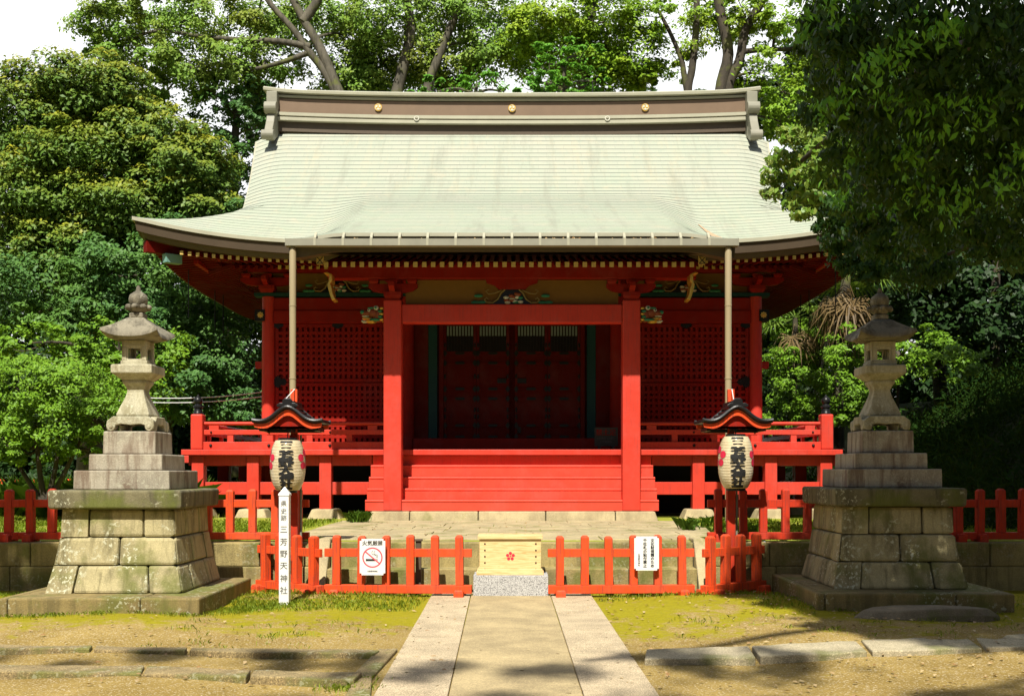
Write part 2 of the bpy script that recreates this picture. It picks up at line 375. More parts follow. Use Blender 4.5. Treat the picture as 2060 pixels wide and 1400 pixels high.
# ground: trodden earth with moss and grit
def ground_mat(name, soil, soil2, moss, moss_lo, moss_hi):
    m, nt, b, _ = new_mat(name); v = coords(nt)
    cc = mixc(nt, ramp(nt, noise(nt, v, .9, 6, .65), [(.40, g(0)), (.60, g(1))]), soil, soil2)
    cc = mixc(nt, ramp(nt, noise(nt, v, 35, 4, .7), [(.48, g(0)), (.62, g(.55))]), cc, tuple(x*.5 for x in soil))
    cc = mixc(nt, ramp(nt, noise(nt, v, 55, 2, .5), [(.59, g(0)), (.64, g(.7))]), cc, (.62, .52, .36))
    sx = N(nt, 'SeparateXYZ'); nt.links.new(v, sx.inputs[0])
    a1 = N(nt, 'MapRange'); nt.links.new(sx.outputs['Y'], a1.inputs['Value']); a1.inputs['From Min'].default_value = 9.2; a1.inputs['From Max'].default_value = 11.6; a1.inputs['To Min'].default_value = -.16; a1.inputs['To Max'].default_value = .2
    ad = N(nt, 'Math', operation='ADD'); nt.links.new(noise(nt, v, .55, 6, .65), ad.inputs[0]); nt.links.new(a1.outputs[0], ad.inputs[1])
    br_ = N(nt, 'Math', operation='MULTIPLY_ADD'); nt.links.new(noise(nt, v, 4.5, 6, .7), br_.inputs[0]); br_.inputs[1].default_value = .75; nt.links.new(ad.outputs[0], br_.inputs[2])
    sb_ = N(nt, 'Math', operation='SUBTRACT'); nt.links.new(br_.outputs[0], sb_.inputs[0]); sb_.inputs[1].default_value = .39; ad = sb_
    cc = mixc(nt, ramp(nt, ad.outputs[0], [(moss_lo, g(0)), (moss_hi, g(.92))]), cc, mixc(nt, noise(nt, v, 12, 4), moss, tuple(x*.55 for x in moss)))
    nt.links.new(cc, b.inputs['Base Color']); b.inputs['Roughness'].default_value = .95; b.inputs['Specular IOR Level'].default_value = .1
    h = N(nt, 'Math', operation='ADD'); nt.links.new(noise(nt, v, 3, 5), h.inputs[0]); nt.links.new(noise(nt, v, 45, 4, .7), h.inputs[1])
    bump(nt, b, h.outputs[0], .6, .03); return m
SOIL = ground_mat('mossy_earth', (.385, .275, .09), (.275, .19, .055), (.38, .335, .010), .50, .62)
TERR = ground_mat('terrace_earth', (.34, .27, .11), (.26, .19, .07), (.40, .44, .05), .36, .50)
HILLM = plain('bank_earth', (.035, .045, .012), .95, 0, .5, 2)
# leaves
L_OLIVE = leaf_mat('chinquapin_leaf', (.085, .18, .028), (.16, .27, .035), None, .22, tint=(.50, .45, .03))
L_MID   = leaf_mat('zelkova_leaf', (.15, .30, .04), (.25, .42, .055), (.32, .36, .05), .28)
L_BRIGHT= leaf_mat('maple_leaf', (.19, .38, .02), (.29, .48, .03), (.38, .48, .03), .32)
L_DARK  = leaf_mat('evergreen_leaf', (.045, .13, .032), (.10, .225, .05), (.14, .28, .04), .22)
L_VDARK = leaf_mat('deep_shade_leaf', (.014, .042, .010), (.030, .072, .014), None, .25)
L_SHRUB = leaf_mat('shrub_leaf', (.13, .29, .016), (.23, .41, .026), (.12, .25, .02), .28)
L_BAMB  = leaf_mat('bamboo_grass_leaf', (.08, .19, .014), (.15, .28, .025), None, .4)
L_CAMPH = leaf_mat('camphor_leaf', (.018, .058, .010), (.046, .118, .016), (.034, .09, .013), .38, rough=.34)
L_NEW   = leaf_mat('camphor_new_leaf', (.15, .32, .03), (.32, .38, .08), (.20, .34, .04), .35, rough=.4)
L_FRESH = leaf_mat('fresh_leaf', (.11, .36, .03), (.20, .48, .04), None, .4)
L_PALM  = leaf_mat('palm_frond', (.13, .24, .03), (.20, .30, .045), None, .3)
L_DEAD  = leaf_mat('dead_frond', (.15, .095, .04), (.22, .15, .065), None, .25)
L_GRASS = leaf_mat('grass_blade', (.30, .44, .03), (.42, .52, .05), (.42, .42, .06), .5)
L_FALL  = leaf_mat('fallen_leaf', (.30, .15, .05), (.55, .42, .22), None, .1)
# ================================================================== GROUND
WY = 14.12                                             # terrace wall face
gm = MB()
xs = [-400, -120, -40, -20]+list(np.linspace(-12, 12, 49))+[20, 40, 120, 400]; ys = [-400, -60, -20, 0]+list(np.linspace(3, 15, 49))+[15.01]
def gz(x, y):
    z = .015*math.sin(x*1.7+y*.8)+.012*math.sin(y*2.3-x*.6)+.012*math.sin(x*3.1+1.3*y)
    if abs(x) < 2.2: z *= max(0, (abs(x)-1.1))/1.1
    z += .05*sstep(9.0, 10.2, y)*sstep(1.2, 2.2, abs(x)) if y < 13.5 else 0
    return z if 3 < y < 14 else 0
vs = [(x, y, gz(x, y)) for y in ys for x in xs]; n = len(xs)
gm.add(vs, [(j*n+i, j*n+i+1, (j+1)*n+i+1, (j+1)*n+i) for j in range(len(ys)-1) for i in range(n-1)])
gm.build('ground', SOIL, smooth=True, kind='structure')
tm = MB(); xs = [-400, -120, -40, -20]+list(np.linspace(-12, 12, 41))+[20, 40, 120, 400]; ys = [WY+.25]+list(np.linspace(15, 40, 40))+[60, 150, 500]
vs = [(x, y, TZ+(.02*math.sin(x*1.3+y)+.02*math.sin(y*1.9) if y > 15.2 and (abs(x) > 3.6) else 0)) for y in ys for x in xs]; n = len(xs)
tm.add(vs, [(j*n+i, j*n+i+1, (j+1)*n+i+1, (j+1)*n+i) for j in range(len(ys)-1) for i in range(n-1)])
tm.build('terrace', TERR, smooth=True, kind='structure')
# wooded bank on the right, behind
def bank(x, y):
    return TZ-.1+3.4*sstep(6.6, 13.5, x-.05*(y-18))*sstep(15.5, 19.5, y)+ .25*math.sin(x*.9+y*.5)*sstep(7.5, 9.5, x)
hm = MB(); xs = np.linspace(6.3, 34, 40); ys = np.linspace(15.5, 60, 50)
hm.add([(x, y, bank(x, y)) for y in ys for x in xs], [(j*40+i, j*40+i+1, (j+1)*40+i+1, (j+1)*40+i) for j in range(49) for i in range(39)])
hm.build('hillside', HILLM, smooth=True, kind='structure')
# ---- approach path: concrete middle and aggregate slabs either side
def G(px, py): d = EYE*F/(py-HY); return (X(px, d), d)
pm_ = MB()
def quadslab(mb, c, z0, z1, mi=0):
    mb.add([(x, y, z0) for x, y in c]+[(x, y, z1) for x, y in c], [(3,2,1,0),(4,5,6,7),(0,1,5,4),(1,2,6,5),(2,3,7,6),(3,0,4,7)], mi)
def lerp(a, b, t): return a+(b-a)*t
L1, L2, R1, R2 = (-.985, -.475), (-.50, -.49), (.49, .505), (1.03, 1.0)
def edge(px0, px1, y):                                   # path edge in metres at distance y (7 m .. 13.33 m)
    t = (y-7.467)/(13.33-7.467); return lerp(px0, px1, t)
lo, li, ri, ro = (X(752, 7.467), X(866, 13.33)), (X(903, 7.467), X(947, 13.33)), (X(1172, 7.467), X(1108, 13.33)), (X(1325, 7.467), X(1192, 13.33))
yy = [2.0, 3.4, 4.9, 6.1, 7.35, 8.25, 9.0, 10.1, 11.2, 12.4, 13.9]
for e0, e1, sh in ((lo, li, 0), (ri, ro, .37)):
    for a, b_ in zip(yy, yy[1:]):
        a += sh; b_ = min(13.9, b_+sh)-.012
        quadslab(pm_, [(edge(*e0, a)+.006, a), (edge(*e1, a)-.006, a), (edge(*e1, b_)-.006, b_), (edge(*e0, b_)+.006, b_)], -.05, .022+random.uniform(-.004, .004), 0)
for a, b_ in ((2.0, 8.9), (8.908, 12.9), (12.905, 13.9)):
    quadslab(pm_, [(edge(*li, a)+.004, a), (edge(*ri, a)-.004, a), (edge(*ri, b_)-.004, b_), (edge(*li, b_)+.004, b_)], -.05, .026, 1)
pm_.build('path', [ASTONE, CONC], bevel=.006, kind='structure')
def kerb(c, z0, z1, label, mat_=None, group=None):
    m = MB(); cx = sum(p[0] for p in c)/4; cy = sum(p[1] for p in c)/4
    # subdivided slab with slightly uneven edges
    nseg = 6; top = []
    for k in range(nseg+1):
        t = k/nseg
        for (p, q) in ((c[0], c[1]), (c[3], c[2])):
            top.append((lerp(p[0], q[0], t), lerp(p[1], q[1], t)+random.uniform(-.012, .012)))
    v = [(x, y, z1+random.uniform(-.006, .006)) for x, y in top]+[(x, y, z0) for x, y in top]; n = len(top); fs = []
    for k in range(nseg):
        a = 2*k; fs += [(a, a+2, a+3, a+1), (n+a, n+a+1, n+a+3, n+a+2), (a, n+a, n+a+2, a+2), (a+1, a+3, n+a+3, n+a+1)]
    fs += [(0, 1, n+1, n), (2*nseg, n+2*nseg, n+2*nseg+1, 2*nseg+1)]
    m.add(v, fs); o = m.build('kerb_stone', mat_ or KSTONE, origin=(cx, cy, 0), bevel=.012)
    return tag(o, label, 'kerb stone', group)
def kpx(c, z0, z1, label, group, mat_=None):
    pts = []
    for px, py in c:
        d = (EYE-z1)*F/(py-HY); pts.append((X(px, d), d))
    return kerb([pts[0], pts[1], pts[2], pts[3]], z0, z1, label, mat_, group)
GR = 'kerb stones edging the right side of the approach'
kpx([(1297, 1325), (1520, 1321), (1505, 1299), (1300, 1304)], -.04, .055, 'pale kerb stone on the right, nearest to the paved path', GR)
kpx([(1530, 1320), (1745, 1310), (1722, 1288), (1512, 1298)], -.04, .055, 'kerb stone in the right row, second from the paved path', GR)
kpx([(1755, 1309), (1975, 1302), (1942, 1279), (1732, 1287)], -.04, .055, 'kerb stone below the flat rock, third from the paved path', GR)
kpx([(1985, 1302), (2200, 1294), (2160, 1270), (1955, 1277)], -.04, .055, 'kerb stone at the far right edge of the photo', GR)
GL = 'kerb stones edging the low earth steps on the left'
kpx([(-190, 1301), (180, 1304), (186, 1298), (-180, 1293)], -.06, .045, 'far row kerb stone at the left edge, level with the plinth', GL, MKERB)
kpx([(188, 1305), (372, 1309), (376, 1302), (194, 1298)], -.06, .045, 'middle kerb stone of the far row, in front of the lantern plinth', GL, MKERB)
kpx([(380, 1309), (752, 1314), (764, 1306), (386, 1302)], -.06, .045, 'long kerb stone of the far row ending beside the path', GL, MKERB)
kpx([(-120, 1349), (282, 1353), (290, 1338), (-110, 1335)], -.08, .06, 'near row kerb stone at the lower left corner', GL, MKERB)
kpx([(288, 1354), (496, 1359), (504, 1346), (296, 1338)], -.08, .06, 'near row kerb stone in the middle of the lower left', GL, MKERB)
kpx([(503, 1360), (712, 1366), (728, 1352), (510, 1346)], -.08, .06, 'near row kerb stone ending at the grass tuft by the path', GL, MKERB)
GE = 'edging stones along the left side of the path'
kpx([(712, 1352), (742, 1366), (800, 1304), (762, 1303)], -.05, .03, 'flat edging stone joining the two kerb rows to the path', GE, MKERB)
kpx([(690, 1402), (745, 1410), (748, 1362), (716, 1362)], -.05, .03, 'broken edging stone at the bottom of the photo left of the path', GE, MKERB)
# ---- terrace wall, stone steps and paving
def wall_run(name, x0, x1, label):
    r = thing(name, label, 'stone wall', ((x0+x1)/2, WY+.15, 0))
    for row in range(2):
        z0, z1 = (-.05, .325) if not row else (.327, .648); x = x0; k = 0
        while x < x1-.05:
            w = min(random.uniform(.75, 1.25), x1-x); w = x1-x if x1-x-w < .4 else w
            m = MB(); yj = random.uniform(-.012, .012); m.box(x+.004, x+w-.004, WY+yj+.012*row, WY+.32, z0, z1); m.build('block', WSTONE, r, bevel=.018); x += w; k += 1
    return r
wall_run('retaining_wall', -11.5, -2.66, 'low two course stone retaining wall under the fence left of the stone steps')
wall_run('retaining_wall', 2.66, 11.5, 'low two course stone retaining wall under the fence right of the stone steps')
sr = thing('stone_steps', 'two broad weathered stone steps with slanted end stones behind the red fence', 'stone steps', (0, 13.9, 0))
for row, (y0, y1, z0, z1) in enumerate(((13.84, 14.25, -.05, .325), (14.16, 14.62, .10, .648))):
    jn = [-2.46, -1.35, -.35, .62, 1.55, 2.46] if row == 0 else [-2.46, -1.7, -.75, .3, 1.3, 2.46]
    for a, b_ in zip(jn, jn[1:]):
        m = MB(); m.box(a+.003, b_-.003, y0, y1, z0, z1+random.uniform(-.004, .004)); m.build('step_stone', WSTONE, sr, bevel=.014)
for sgn in (-1, 1):
    m = MB(); a, b_ = sorted((sgn*2.47, sgn*2.64)); m.prismx([(13.72, -.05), (13.78, .10), (14.22, .70), (14.62, .70), (14.62, -.05)], a, b_); m.build('end_stone', PAVE, sr, bevel=.02)
pv = MB(); y = 14.63; r_ = random.Random(5)
while y < 20.3:
    h = r_.uniform(.55, .95); h = 20.33-y if 20.33-y-h < .35 else h; w0 = 2.62 if y < 15.2 else 3.3; x = -w0
    while x < w0-.05:
        w = r_.uniform(.6, 1.4); w = w0-x if w0-x-w < .35 else w
        pv.box(x+.005, x+w-.005, y+.005, y+h-.005, TZ-.06, TZ+.014+r_.uniform(-.007, .007)); x += w
    y += h
pv.build('paving', PAVE, bevel=.008, kind='structure')
# ================================================================== SHRINE HALL

hall = thing('shrine_hall', 'vermilion wooden shrine hall with a big curved pale copper roof, porch pillars and red steps', 'shrine hall', (0, 26, TZ))
# ---------------------------------------------------------------- roof surface
DE, DR, DB = 21.0, 26.3, 31.6                          # front eave, ridge and back eave distances
XE = 7.62; KX = 4.07; KD = 19.0                        # half eave, half porch roof, porch eave
def liftx(x, t):
    a = max(0, (abs(x)-3.4)/4.2); return .48*a**2.2*max(0, 1-t/3.2)
def zmain(x, t): return 6.25+.462*t+(.057*t*t if t > 0 else 0)+liftx(x, t)
def xlim(t):
    if t <= 1.7: return XE-t*.985
    return 5.945+.5*((t-1.7)/3.6)**1.1
def zroof(x, t, porch=True):
    z = zmain(x, t)
    if porch and t < 3.6:
        zk = 5.94+.345*(t+2)+.0147*(t+2)**2
        if t > 1: zk = max(zk, z)+.035*max(0, 1-abs(zk-z)/.14)**2
        w = 1-sstep(3.05, 4.15, abs(x)); fade = 1 if t >= 0 else 1-.75*sstep(0, -1.9, t)
        if t >= 0: z = z+(max(zk, z)-z)*w
        else: z = zk-(zk-zmain(x, t)*1.0)*(1-w)*fade*.9
    if t > 1.7:
        q = max(0, 1-(xlim(t)-abs(x))/.85); z -= .20*q*q*sstep(1.7, 2.4, t)
    return z
def roof_mesh(t0, t1, xl, ncol, step=.205, porch=True, mirror=False, lip=.017, voff=0):
    V, Q, UV = [], [], []; t = t0; j = voff
    us = np.linspace(-1, 1, ncol+1)
    while t < t1-1e-4:
        sl = .5 if t < 0 else .462+.114*t
        tn = min(t1, t+step/math.sqrt(1+sl*sl)); b = len(V)
        lp = lip if t > 2.5 or not porch else max(.007, lip*(t+1.2)/3.7)
        for tt, dz in ((t, lp), (tn, .002)):
            for u in us:
                x = u*xl(tt); y = DE+tt
                if mirror: y = 2*DR-y
                V.append((x, y, zroof(x, tt, porch)+dz))
        for u in us:
            x = u*xl(t); y = DE+t
            if mirror: y = 2*DR-y
            V.append((x, y, zroof(x, t, porch)-.004))
        n = ncol+1
        for k in range(ncol):
            for q, v in (((b+k, b+k+1, b+n+k+1, b+n+k), (j+.06, j+.06, j+.995, j+.995)), ((b+2*n+k, b+2*n+k+1, b+k+1, b+k), (j, j, j+.004, j+.004))):
                if mirror: q = q[::-1]
                Q.append(q)
                for idx, vv in zip(q, v if not mirror else v[::-1]): UV.append((V[idx][0]/.42+.0, vv))
        t = tn; j += 1
    return np.array(V), np.array(Q), np.array(UV), j
def add_sheet(name, arrs, mat_, parent):
    V, Q, UV = arrs[:3]; o_ = wloc(parent)
    me = mesh_np(name, V-np.array(o_), Q, mat_, uv=UV); me.polygons.foreach_set('use_smooth', [True]*len(me.polygons)); me.set_sharp_from_angle(angle=R(35))
    return obj_np(name, me, parent)
roof = add_sheet('roof', roof_mesh(0.0, 5.05, xlim, 110), ROOFM, hall)
add_sheet('porch_roof', roof_mesh(-2.0, 0.0, lambda t: KX, 90, voff=-11, lip=.008), ROOFM, roof)
add_sheet('rear_slope', roof_mesh(0.0, 5.05, xlim, 40, porch=False, mirror=True, step=.4), ROOFM, roof)
# side skirts below the gables, with the gable boards
for sgn in (-1, 1):
    V, Q, UV = [], [], []; rows = [i*.2 for i in range(13)]
    for j, s_ in enumerate(rows):
        for k in range(33):
            q = k/32; e = s_; y = (DE+e)+(DB-DE-2*e)*q; yy = y-DR
            a = max(0, (abs(yy)-1.1)/4.2)
            V.append((sgn*(XE-s_), y, 6.24+.462*s_+.057*s_*s_+.48*a**2.2*max(0, 1-s_/3.2)))
    for j in range(len(rows)-1):
        for k in range(32):
            q = (j*33+k, j*33+k+1, (j+1)*33+k+1, (j+1)*33+k); q = q if sgn < 0 else q[::-1]
            Q.append(q); UV += [(V[i][1]/.42, j+(.06 if i in (j*33+k, j*33+k+1) else .99)) for i in q]
    add_sheet('side_slope', (np.array(V), np.array(Q), np.array(UV)), ROOFM, roof)
    gb = MB()
    prof = [(DE+t, zmain(0, t)-.08) for t in np.linspace(2.5, 5.2, 10)]
    gb.prismx(prof+[(2*DR-y, z) for y, z in prof[::-1]], sgn*5.2, sgn*5.3)
    gb.build('gable_board', REDD, roof)
    vb = MB()                                           # barge edge under the overhanging verge
    for side in (0, 1):
        pts = []
        for t in np.linspace(1.72, 5.05, 14):
            x = sgn*(xlim(t)-.03); y = DE+t if not side else 2*DR-DE-t; pts.append((x, y, zroof(x, t, False)-.09))
        for a, b_p in zip(pts, pts[1:]): vb.bar(a, b_p, .05, .15)
    vb.build_each('barge_board', COPT, roof)
# ---------------------------------------------------------------- eave edges
def sweep(mb, pts, nrm, prof, mi=0):
    """pts (x,y,z) with outward normals, prof list of (out, dz) closed"""
    n = len(prof); vs = []
    for p, q in zip(pts, nrm):
        for o, dz in prof: vs.append((p[0]+q[0]*o, p[1]+q[1]*o, p[2]+dz))
    fs = [(i*n+k, i*n+(k+1)%n, (i+1)*n+(k+1)%n, (i+1)*n+k) for i in range(len(pts)-1) for k in range(n)]
    fs += [tuple(range(n)), tuple((len(pts)-1)*n+k for k in range(n))[::-1]]
    mb.add(vs, fs, mi)
def eave_runs():
    runs = []
    fx = np.linspace(-XE, XE, 61); runs.append(([(x, DE, zmain(x, 0)) for x in fx], (0, -1)))
    runs.append(([(x, DB, zmain(x, 0)) for x in fx], (0, 1)))
    for sgn in (-1, 1):
        ys = np.linspace(DE, DB, 41); runs.append(([(sgn*XE, y, 6.25+.48*max(0, (abs(y-DR)-1.1)/4.2)**2.2) for y in ys], (sgn, 0)))
    return runs
ea, eb, ec = MB(), MB(), MB()
for pts, nv in eave_runs():
    nn = []
    for i, p in enumerate(pts):                         # mitre at the corners
        ex = 1 if i in (0, len(pts)-1) else 0
        sx = math.copysign(1, p[0]) if nv[0] == 0 else 0; sy = math.copysign(1, p[1]-DR) if nv[1] == 0 else 0
        nn.append((nv[0]+ex*sx*1.0, nv[1]+ex*sy*1.0))
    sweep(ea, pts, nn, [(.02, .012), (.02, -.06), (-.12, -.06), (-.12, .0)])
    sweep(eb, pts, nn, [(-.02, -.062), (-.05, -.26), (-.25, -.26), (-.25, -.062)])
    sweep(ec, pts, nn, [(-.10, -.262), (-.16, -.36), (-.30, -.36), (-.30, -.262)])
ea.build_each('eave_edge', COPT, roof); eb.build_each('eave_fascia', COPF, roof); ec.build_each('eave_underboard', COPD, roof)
sf = MB()                                              # boarding over the rafters
for sy in (0, 1):
    Yf = (lambda y: y) if not sy else (lambda y: 2*DR-y)
    fx = np.linspace(-7.4, 7.4, 41)
    for a, b_ in zip(fx, fx[1:]):
        for (y0, z0), (y1, z1) in (((21.18, 5.97), (22.0, 6.09)), ((22.0, 6.09), (23.5, 6.52))):
            k0 = lambda x, y: (max(-XE+ (y-21.0), min(XE-(y-21.0), x)))
            sf.add([(k0(a, y0), Yf(y0), z0+liftx(a, y0-21)*1.0), (k0(b_, y0), Yf(y0), z0+liftx(b_, y0-21)), (k0(b_, y1), Yf(y1), z1+liftx(b_, y1-21)*.7), (k0(a, y1), Yf(y1), z1+liftx(a, y1-21)*.7)], [(0,1,2,3)])
for sgn in (-1, 1):
    ys = np.linspace(21.2, 31.4, 31)
    for a, b_ in zip(ys, ys[1:]):
        lf = lambda y: .48*max(0, (abs(y-DR)-1.1)/4.2)**2.2
        for (o0, z0), (o1, z1) in (((7.44, 5.97), (6.62, 6.09)), ((6.62, 6.09), (5.2, 6.52))):
            cl_ = lambda y, o: max(21.0+XE-o, min(31.6-XE+o, y))
            sf.add([(sgn*o0, cl_(a, o0), z0+lf(a)), (sgn*o0, cl_(b_, o0), z0+lf(b_)), (sgn*o1, cl_(b_, o1), z1+lf(b_)*.6), (sgn*o1, cl_(a, o1), z1+lf(a)*.6)], [(0,1,2,3)])
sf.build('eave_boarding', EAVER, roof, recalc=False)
# porch eave: edge, underside, side boards
pe = MB(); fx = np.linspace(-KX, KX, 41)
sweep(pe, [(x, KD, zroof(x, -2)) for x in fx], [(0, -1)]*41, [(.02, .012), (.02, -.05), (-.12, -.05), (-.12, 0)])
pe.build('porch_eave_edge', COPT, roof)
pf = MB(); sweep(pf, [(x, KD, zroof(x, -2)) for x in fx], [(0, -1)]*41, [(-.03, -.052), (-.08, -.30), (-.3, -.30), (-.3, -.052)])
for sgn in (-1, 1):
    po = []
    for t in np.linspace(-1.96, 0.0, 9): po.append((DE+t, zroof(KX, t)-.02))
    lo = [(y, max(5.62, z-.34)) for y, z in po[::-1]]
    pf.prismx(po+lo, sgn*KX-.04*sgn-.03, sgn*KX-.04*sgn+.03)
pf.build_each('porch_fascia', COPD, roof)
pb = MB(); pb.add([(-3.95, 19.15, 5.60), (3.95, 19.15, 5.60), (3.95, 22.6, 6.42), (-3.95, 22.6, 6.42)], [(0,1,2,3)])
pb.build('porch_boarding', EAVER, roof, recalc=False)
# ---------------------------------------------------------------- ridge
rg = MB(); rd = MB(); rb = MB()
def ridge_sag(x): return .11*(abs(x)/6.1)**2.6
def ridge_bar(mb, x1, hy, z0, z1, n=24, over=0):
    xs = np.linspace(-x1, x1, n+1)
    sweep(mb, [(x, DR, ridge_sag(x)) for x in xs], [(0, -1)]*(n+1), [(hy, z0), (hy, z1), (-hy, z1), (-hy, z0)])
ridge = MB(); ridge_bar(ridge, 5.83, .30, 10.0, 10.93)
ridge = ridge.build('ridge', COPD, roof)
for hy, z0, z1 in ((.42, 10.24, 10.32), (.38, 10.37, 10.45), (.36, 10.83, 10.88)): ridge_bar(rg, 5.85, hy, z0, z1)
rg.build_each('ridge_moulding', COPT, ridge)
ridge_bar(rb, 5.84, .325, 10.47, 10.80); rb.build('ridge_band', COPB, ridge)
rc = MB(); xs = np.linspace(-6.16, 6.16, 41)
sweep(rc, [(x, DR, ridge_sag(x)+.05*max(0, (abs(x)-5.2))**2) for x in xs], [(0, -1)]*41, [(.46, 10.91), (.47, 10.97), (.36, 11.03), (-.36, 11.03), (-.47, 10.97), (-.46, 10.91)])
rc.build('ridge_cap', COPT, ridge)
for sgn in (-1, 1):
    e = MB(); x0, x1 = sorted((sgn*5.80, sgn*6.06))
    e.box(x0, x1, DR-.55, DR+.55, 10.62, 11.0)
    for sy in (-1, 1):
        e.tube([(x0-.02, DR+sy*.62, 10.56), (x1+.02, DR+sy*.62, 10.56)], .15, 18)
        e.prismx([(DR+sy*.3, 10.55), (DR+sy*.62, 10.42), (DR+sy*.72, 10.2), (DR+sy*.98, 9.80), (DR+sy*.70, 9.72), (DR+sy*.3, 9.95)], x0+.03, x1-.03)
        e.tube([(x0-.02, DR+sy*.93, 9.80), (x1+.02, DR+sy*.93, 9.80)], .12, 18)
    e.box(x0+.02, x1-.02, DR-.5, DR+.5, 9.9, 10.62)
    e.build('ridge_end_scroll', GUT, ridge, bevel=.015)
def tomoe(x, z, y):
    c = MB(); n = 28
    c.prism([(x+.092*math.cos(2*math.pi*k/n), z+.092*math.sin(2*math.pi*k/n)) for k in range(n)], y-.02, y+.02, 0)
    for q in range(3):                                   # three swirling commas
        a0 = 2*math.pi*q/3+.5
        hd = [(x+.045*math.cos(a0)+.026*math.cos(2*math.pi*k/12), z+.045*math.sin(a0)+.026*math.sin(2*math.pi*k/12)) for k in range(12)]
        c.prism(hd, y-.03, y-.018, 1)
        for s in range(6):
            a = a0+.25*s; b = a+.28; r0, r1 = .05+.005*s, .055+.005*s; w = .018*(1-s/6.5)
            c.prism([(x+(r0-w)*math.cos(a), z+(r0-w)*math.sin(a)), (x+(r0+w)*math.cos(a), z+(r0+w)*math.sin(a)), (x+(r1+w*.8)*math.cos(b), z+(r1+w*.8)*math.sin(b)), (x+(r1-w*.8)*math.cos(b), z+(r1-w*.8)*math.sin(b))], y-.027, y-.018, 1)
    return c.build('crest_disc', [GOLD, WHITEP], ridge)
for px in (761, 1030, 1298): tomoe(X(px, 25.96), 10.64+ridge_sag(X(px, 26)), 25.955)
for px in (838, 1222):
    k = MB(); x = X(px, 25.87)
    k.tube([(x+.055*math.cos(a), 25.865, 10.36+.05*math.sin(a)) for a in np.linspace(0, 2*math.pi, 13)], .016, 6); k.build('ring_bolt', WHITEP, ridge)
for px in (560, 873, 1192, 1497):
    k = MB(); x = X(px, DR); k.tube([(x, DR, 11.0), (x, DR, 11.45)], [.014, .008], 6); k.build('lightning_rod', BLKM, ridge)
# rust streak where the porch roof meets the main roof
rs = MB(); vv = []; pth = [(3.93+.038*i, .98-.128*i) for i in range(8)]
for i, (x, t) in enumerate(pth):
    w = .02+.011*i
    for dx in (-w, w*.8): vv.append((x+dx, DE+t, zroof(x+dx, t)+.021))
rs.add(vv, [(2*i, 2*i+1, 2*i+3, 2*i+2) for i in range(7)]); rs.build('rust_streak', RUST, roof, recalc=False)
# ---------------------------------------------------------------- gutter and downpipes
gu = MB(); gx = 4.09
gu.prismx([(18.83, 5.69), (18.83, 5.815), (18.845, 5.815), (18.845, 5.705), (18.985, 5.705), (18.985, 5.815), (19.0, 5.815), (19.0, 5.69)], -gx, gx)
gu.box(-gx-.004, -gx+.01, 18.826, 19.004, 5.686, 5.82); gu.box(gx-.01, gx+.004, 18.826, 19.004, 5.686, 5.82)
gutter = gu.build('gutter', GUT, hall)
st = None
for i in range(15):
    x = -3.56+i*.5085
    if st is None:
        s_ = MB(); s_.add([(x-.022, 18.835, 5.815), (x+.022, 18.835, 5.815), (x+.022, 18.96, 5.955), (x-.022, 18.96, 5.955)], [(0,1,2,3)])
        s_.box(x-.022, x+.022, 18.82, 18.829, 5.69, 5.83)
        s_.box(x-.022, x+.022, 18.955, 18.964, 5.80, 5.955)
        st = s_.build('strap', COPT, gutter); base_x = x
    else:
        c = st.copy(); col.objects.link(c); c.location.x += x-base_x
lf = MB()
for _ in range(60):
    x = random.choice([random.uniform(-3.4, 3.6), random.uniform(.6, 1.3), random.uniform(2.2, 2.7)]); y = 18.92+random.uniform(-.05, .05); z = 5.80+random.uniform(-.01, .03); a = random.uniform(0, 6.3); s = random.uniform(.02, .05)
    lf.add([(x-s*math.cos(a), y-.01, z), (x+s*math.cos(a)*.2, y, z+.015), (x+s*math.cos(a), y+.01, z+.01), (x, y, z+.04)], [(0,1,2,3)])
lf.build('leaf_litter', L_FALL, gutter, kind='stuff', recalc=False)
for sgn, px in ((-1, 589), (1, 1465)):
    dp = MB(); x = X(px, 18.93)
    dp.tube([(x, 18.93, TZ-.02), (x, 18.93, 3.0), (x, 18.93, 4.55), (x, 18.93, 5.60), (x, 18.93, 5.66), (x, 18.93, 5.695)], [.058, .058, .060, .062, .05, .03], 18)
    for z in (1.9, 3.3, 4.62): dp.tube([(x, 18.93, z-.012), (x, 18.93, z+.012)], .065, 18)
    dp.build('downpipe', PIPE, hall, smooth=True)
# ---------------------------------------------------------------- rafters
n_raf = [0]; rest = MB(); kept = {}
def rafter(kind, x, y0, z0, y1, z1, w, h, dz=0.0):
    if n_raf[0] >= 100:
        rest.bar((x, y0, z0+dz), (x, y1, z1+dz), w, h); return
    n_raf[0] += 1
    if kind not in kept:
        r = MB(); r.bar((x, y0+.012, z0), (x, y1, z1), w, h, 0); r.box(x-w/2-.002, x+w/2+.002, y0, y0+.011, z0-h/2-.002, z0+h/2+.002, 1)
        o = r.build('rafter', [EAVER, YELL], hall); kept[kind] = (o, x)
    else:
        o0, x0 = kept[kind]; o = o0.copy(); col.objects.link(o); o.location.x += x-x0; o.location.z += dz
for i in range(43): rafter('porch', X(656+i*17.95, 19.45), 19.45, 5.47, 22.4, 6.27, .078, .092)
for i in range(20):
    for sgn in (-1, 1):
        x = sgn*(3.62+i*.163)
        rafter('flying', x, 21.22, 5.885, 22.3, 6.0, .064, .075, liftx(x, 0)*.62)
for i in range(15):
    for sgn in (-1, 1):
        x = sgn*(3.60+i*.163)
        if abs(x) < 5.95: rafter('base', x, 22.02, 5.925, 23.5, 6.36, .066, .08, 0)
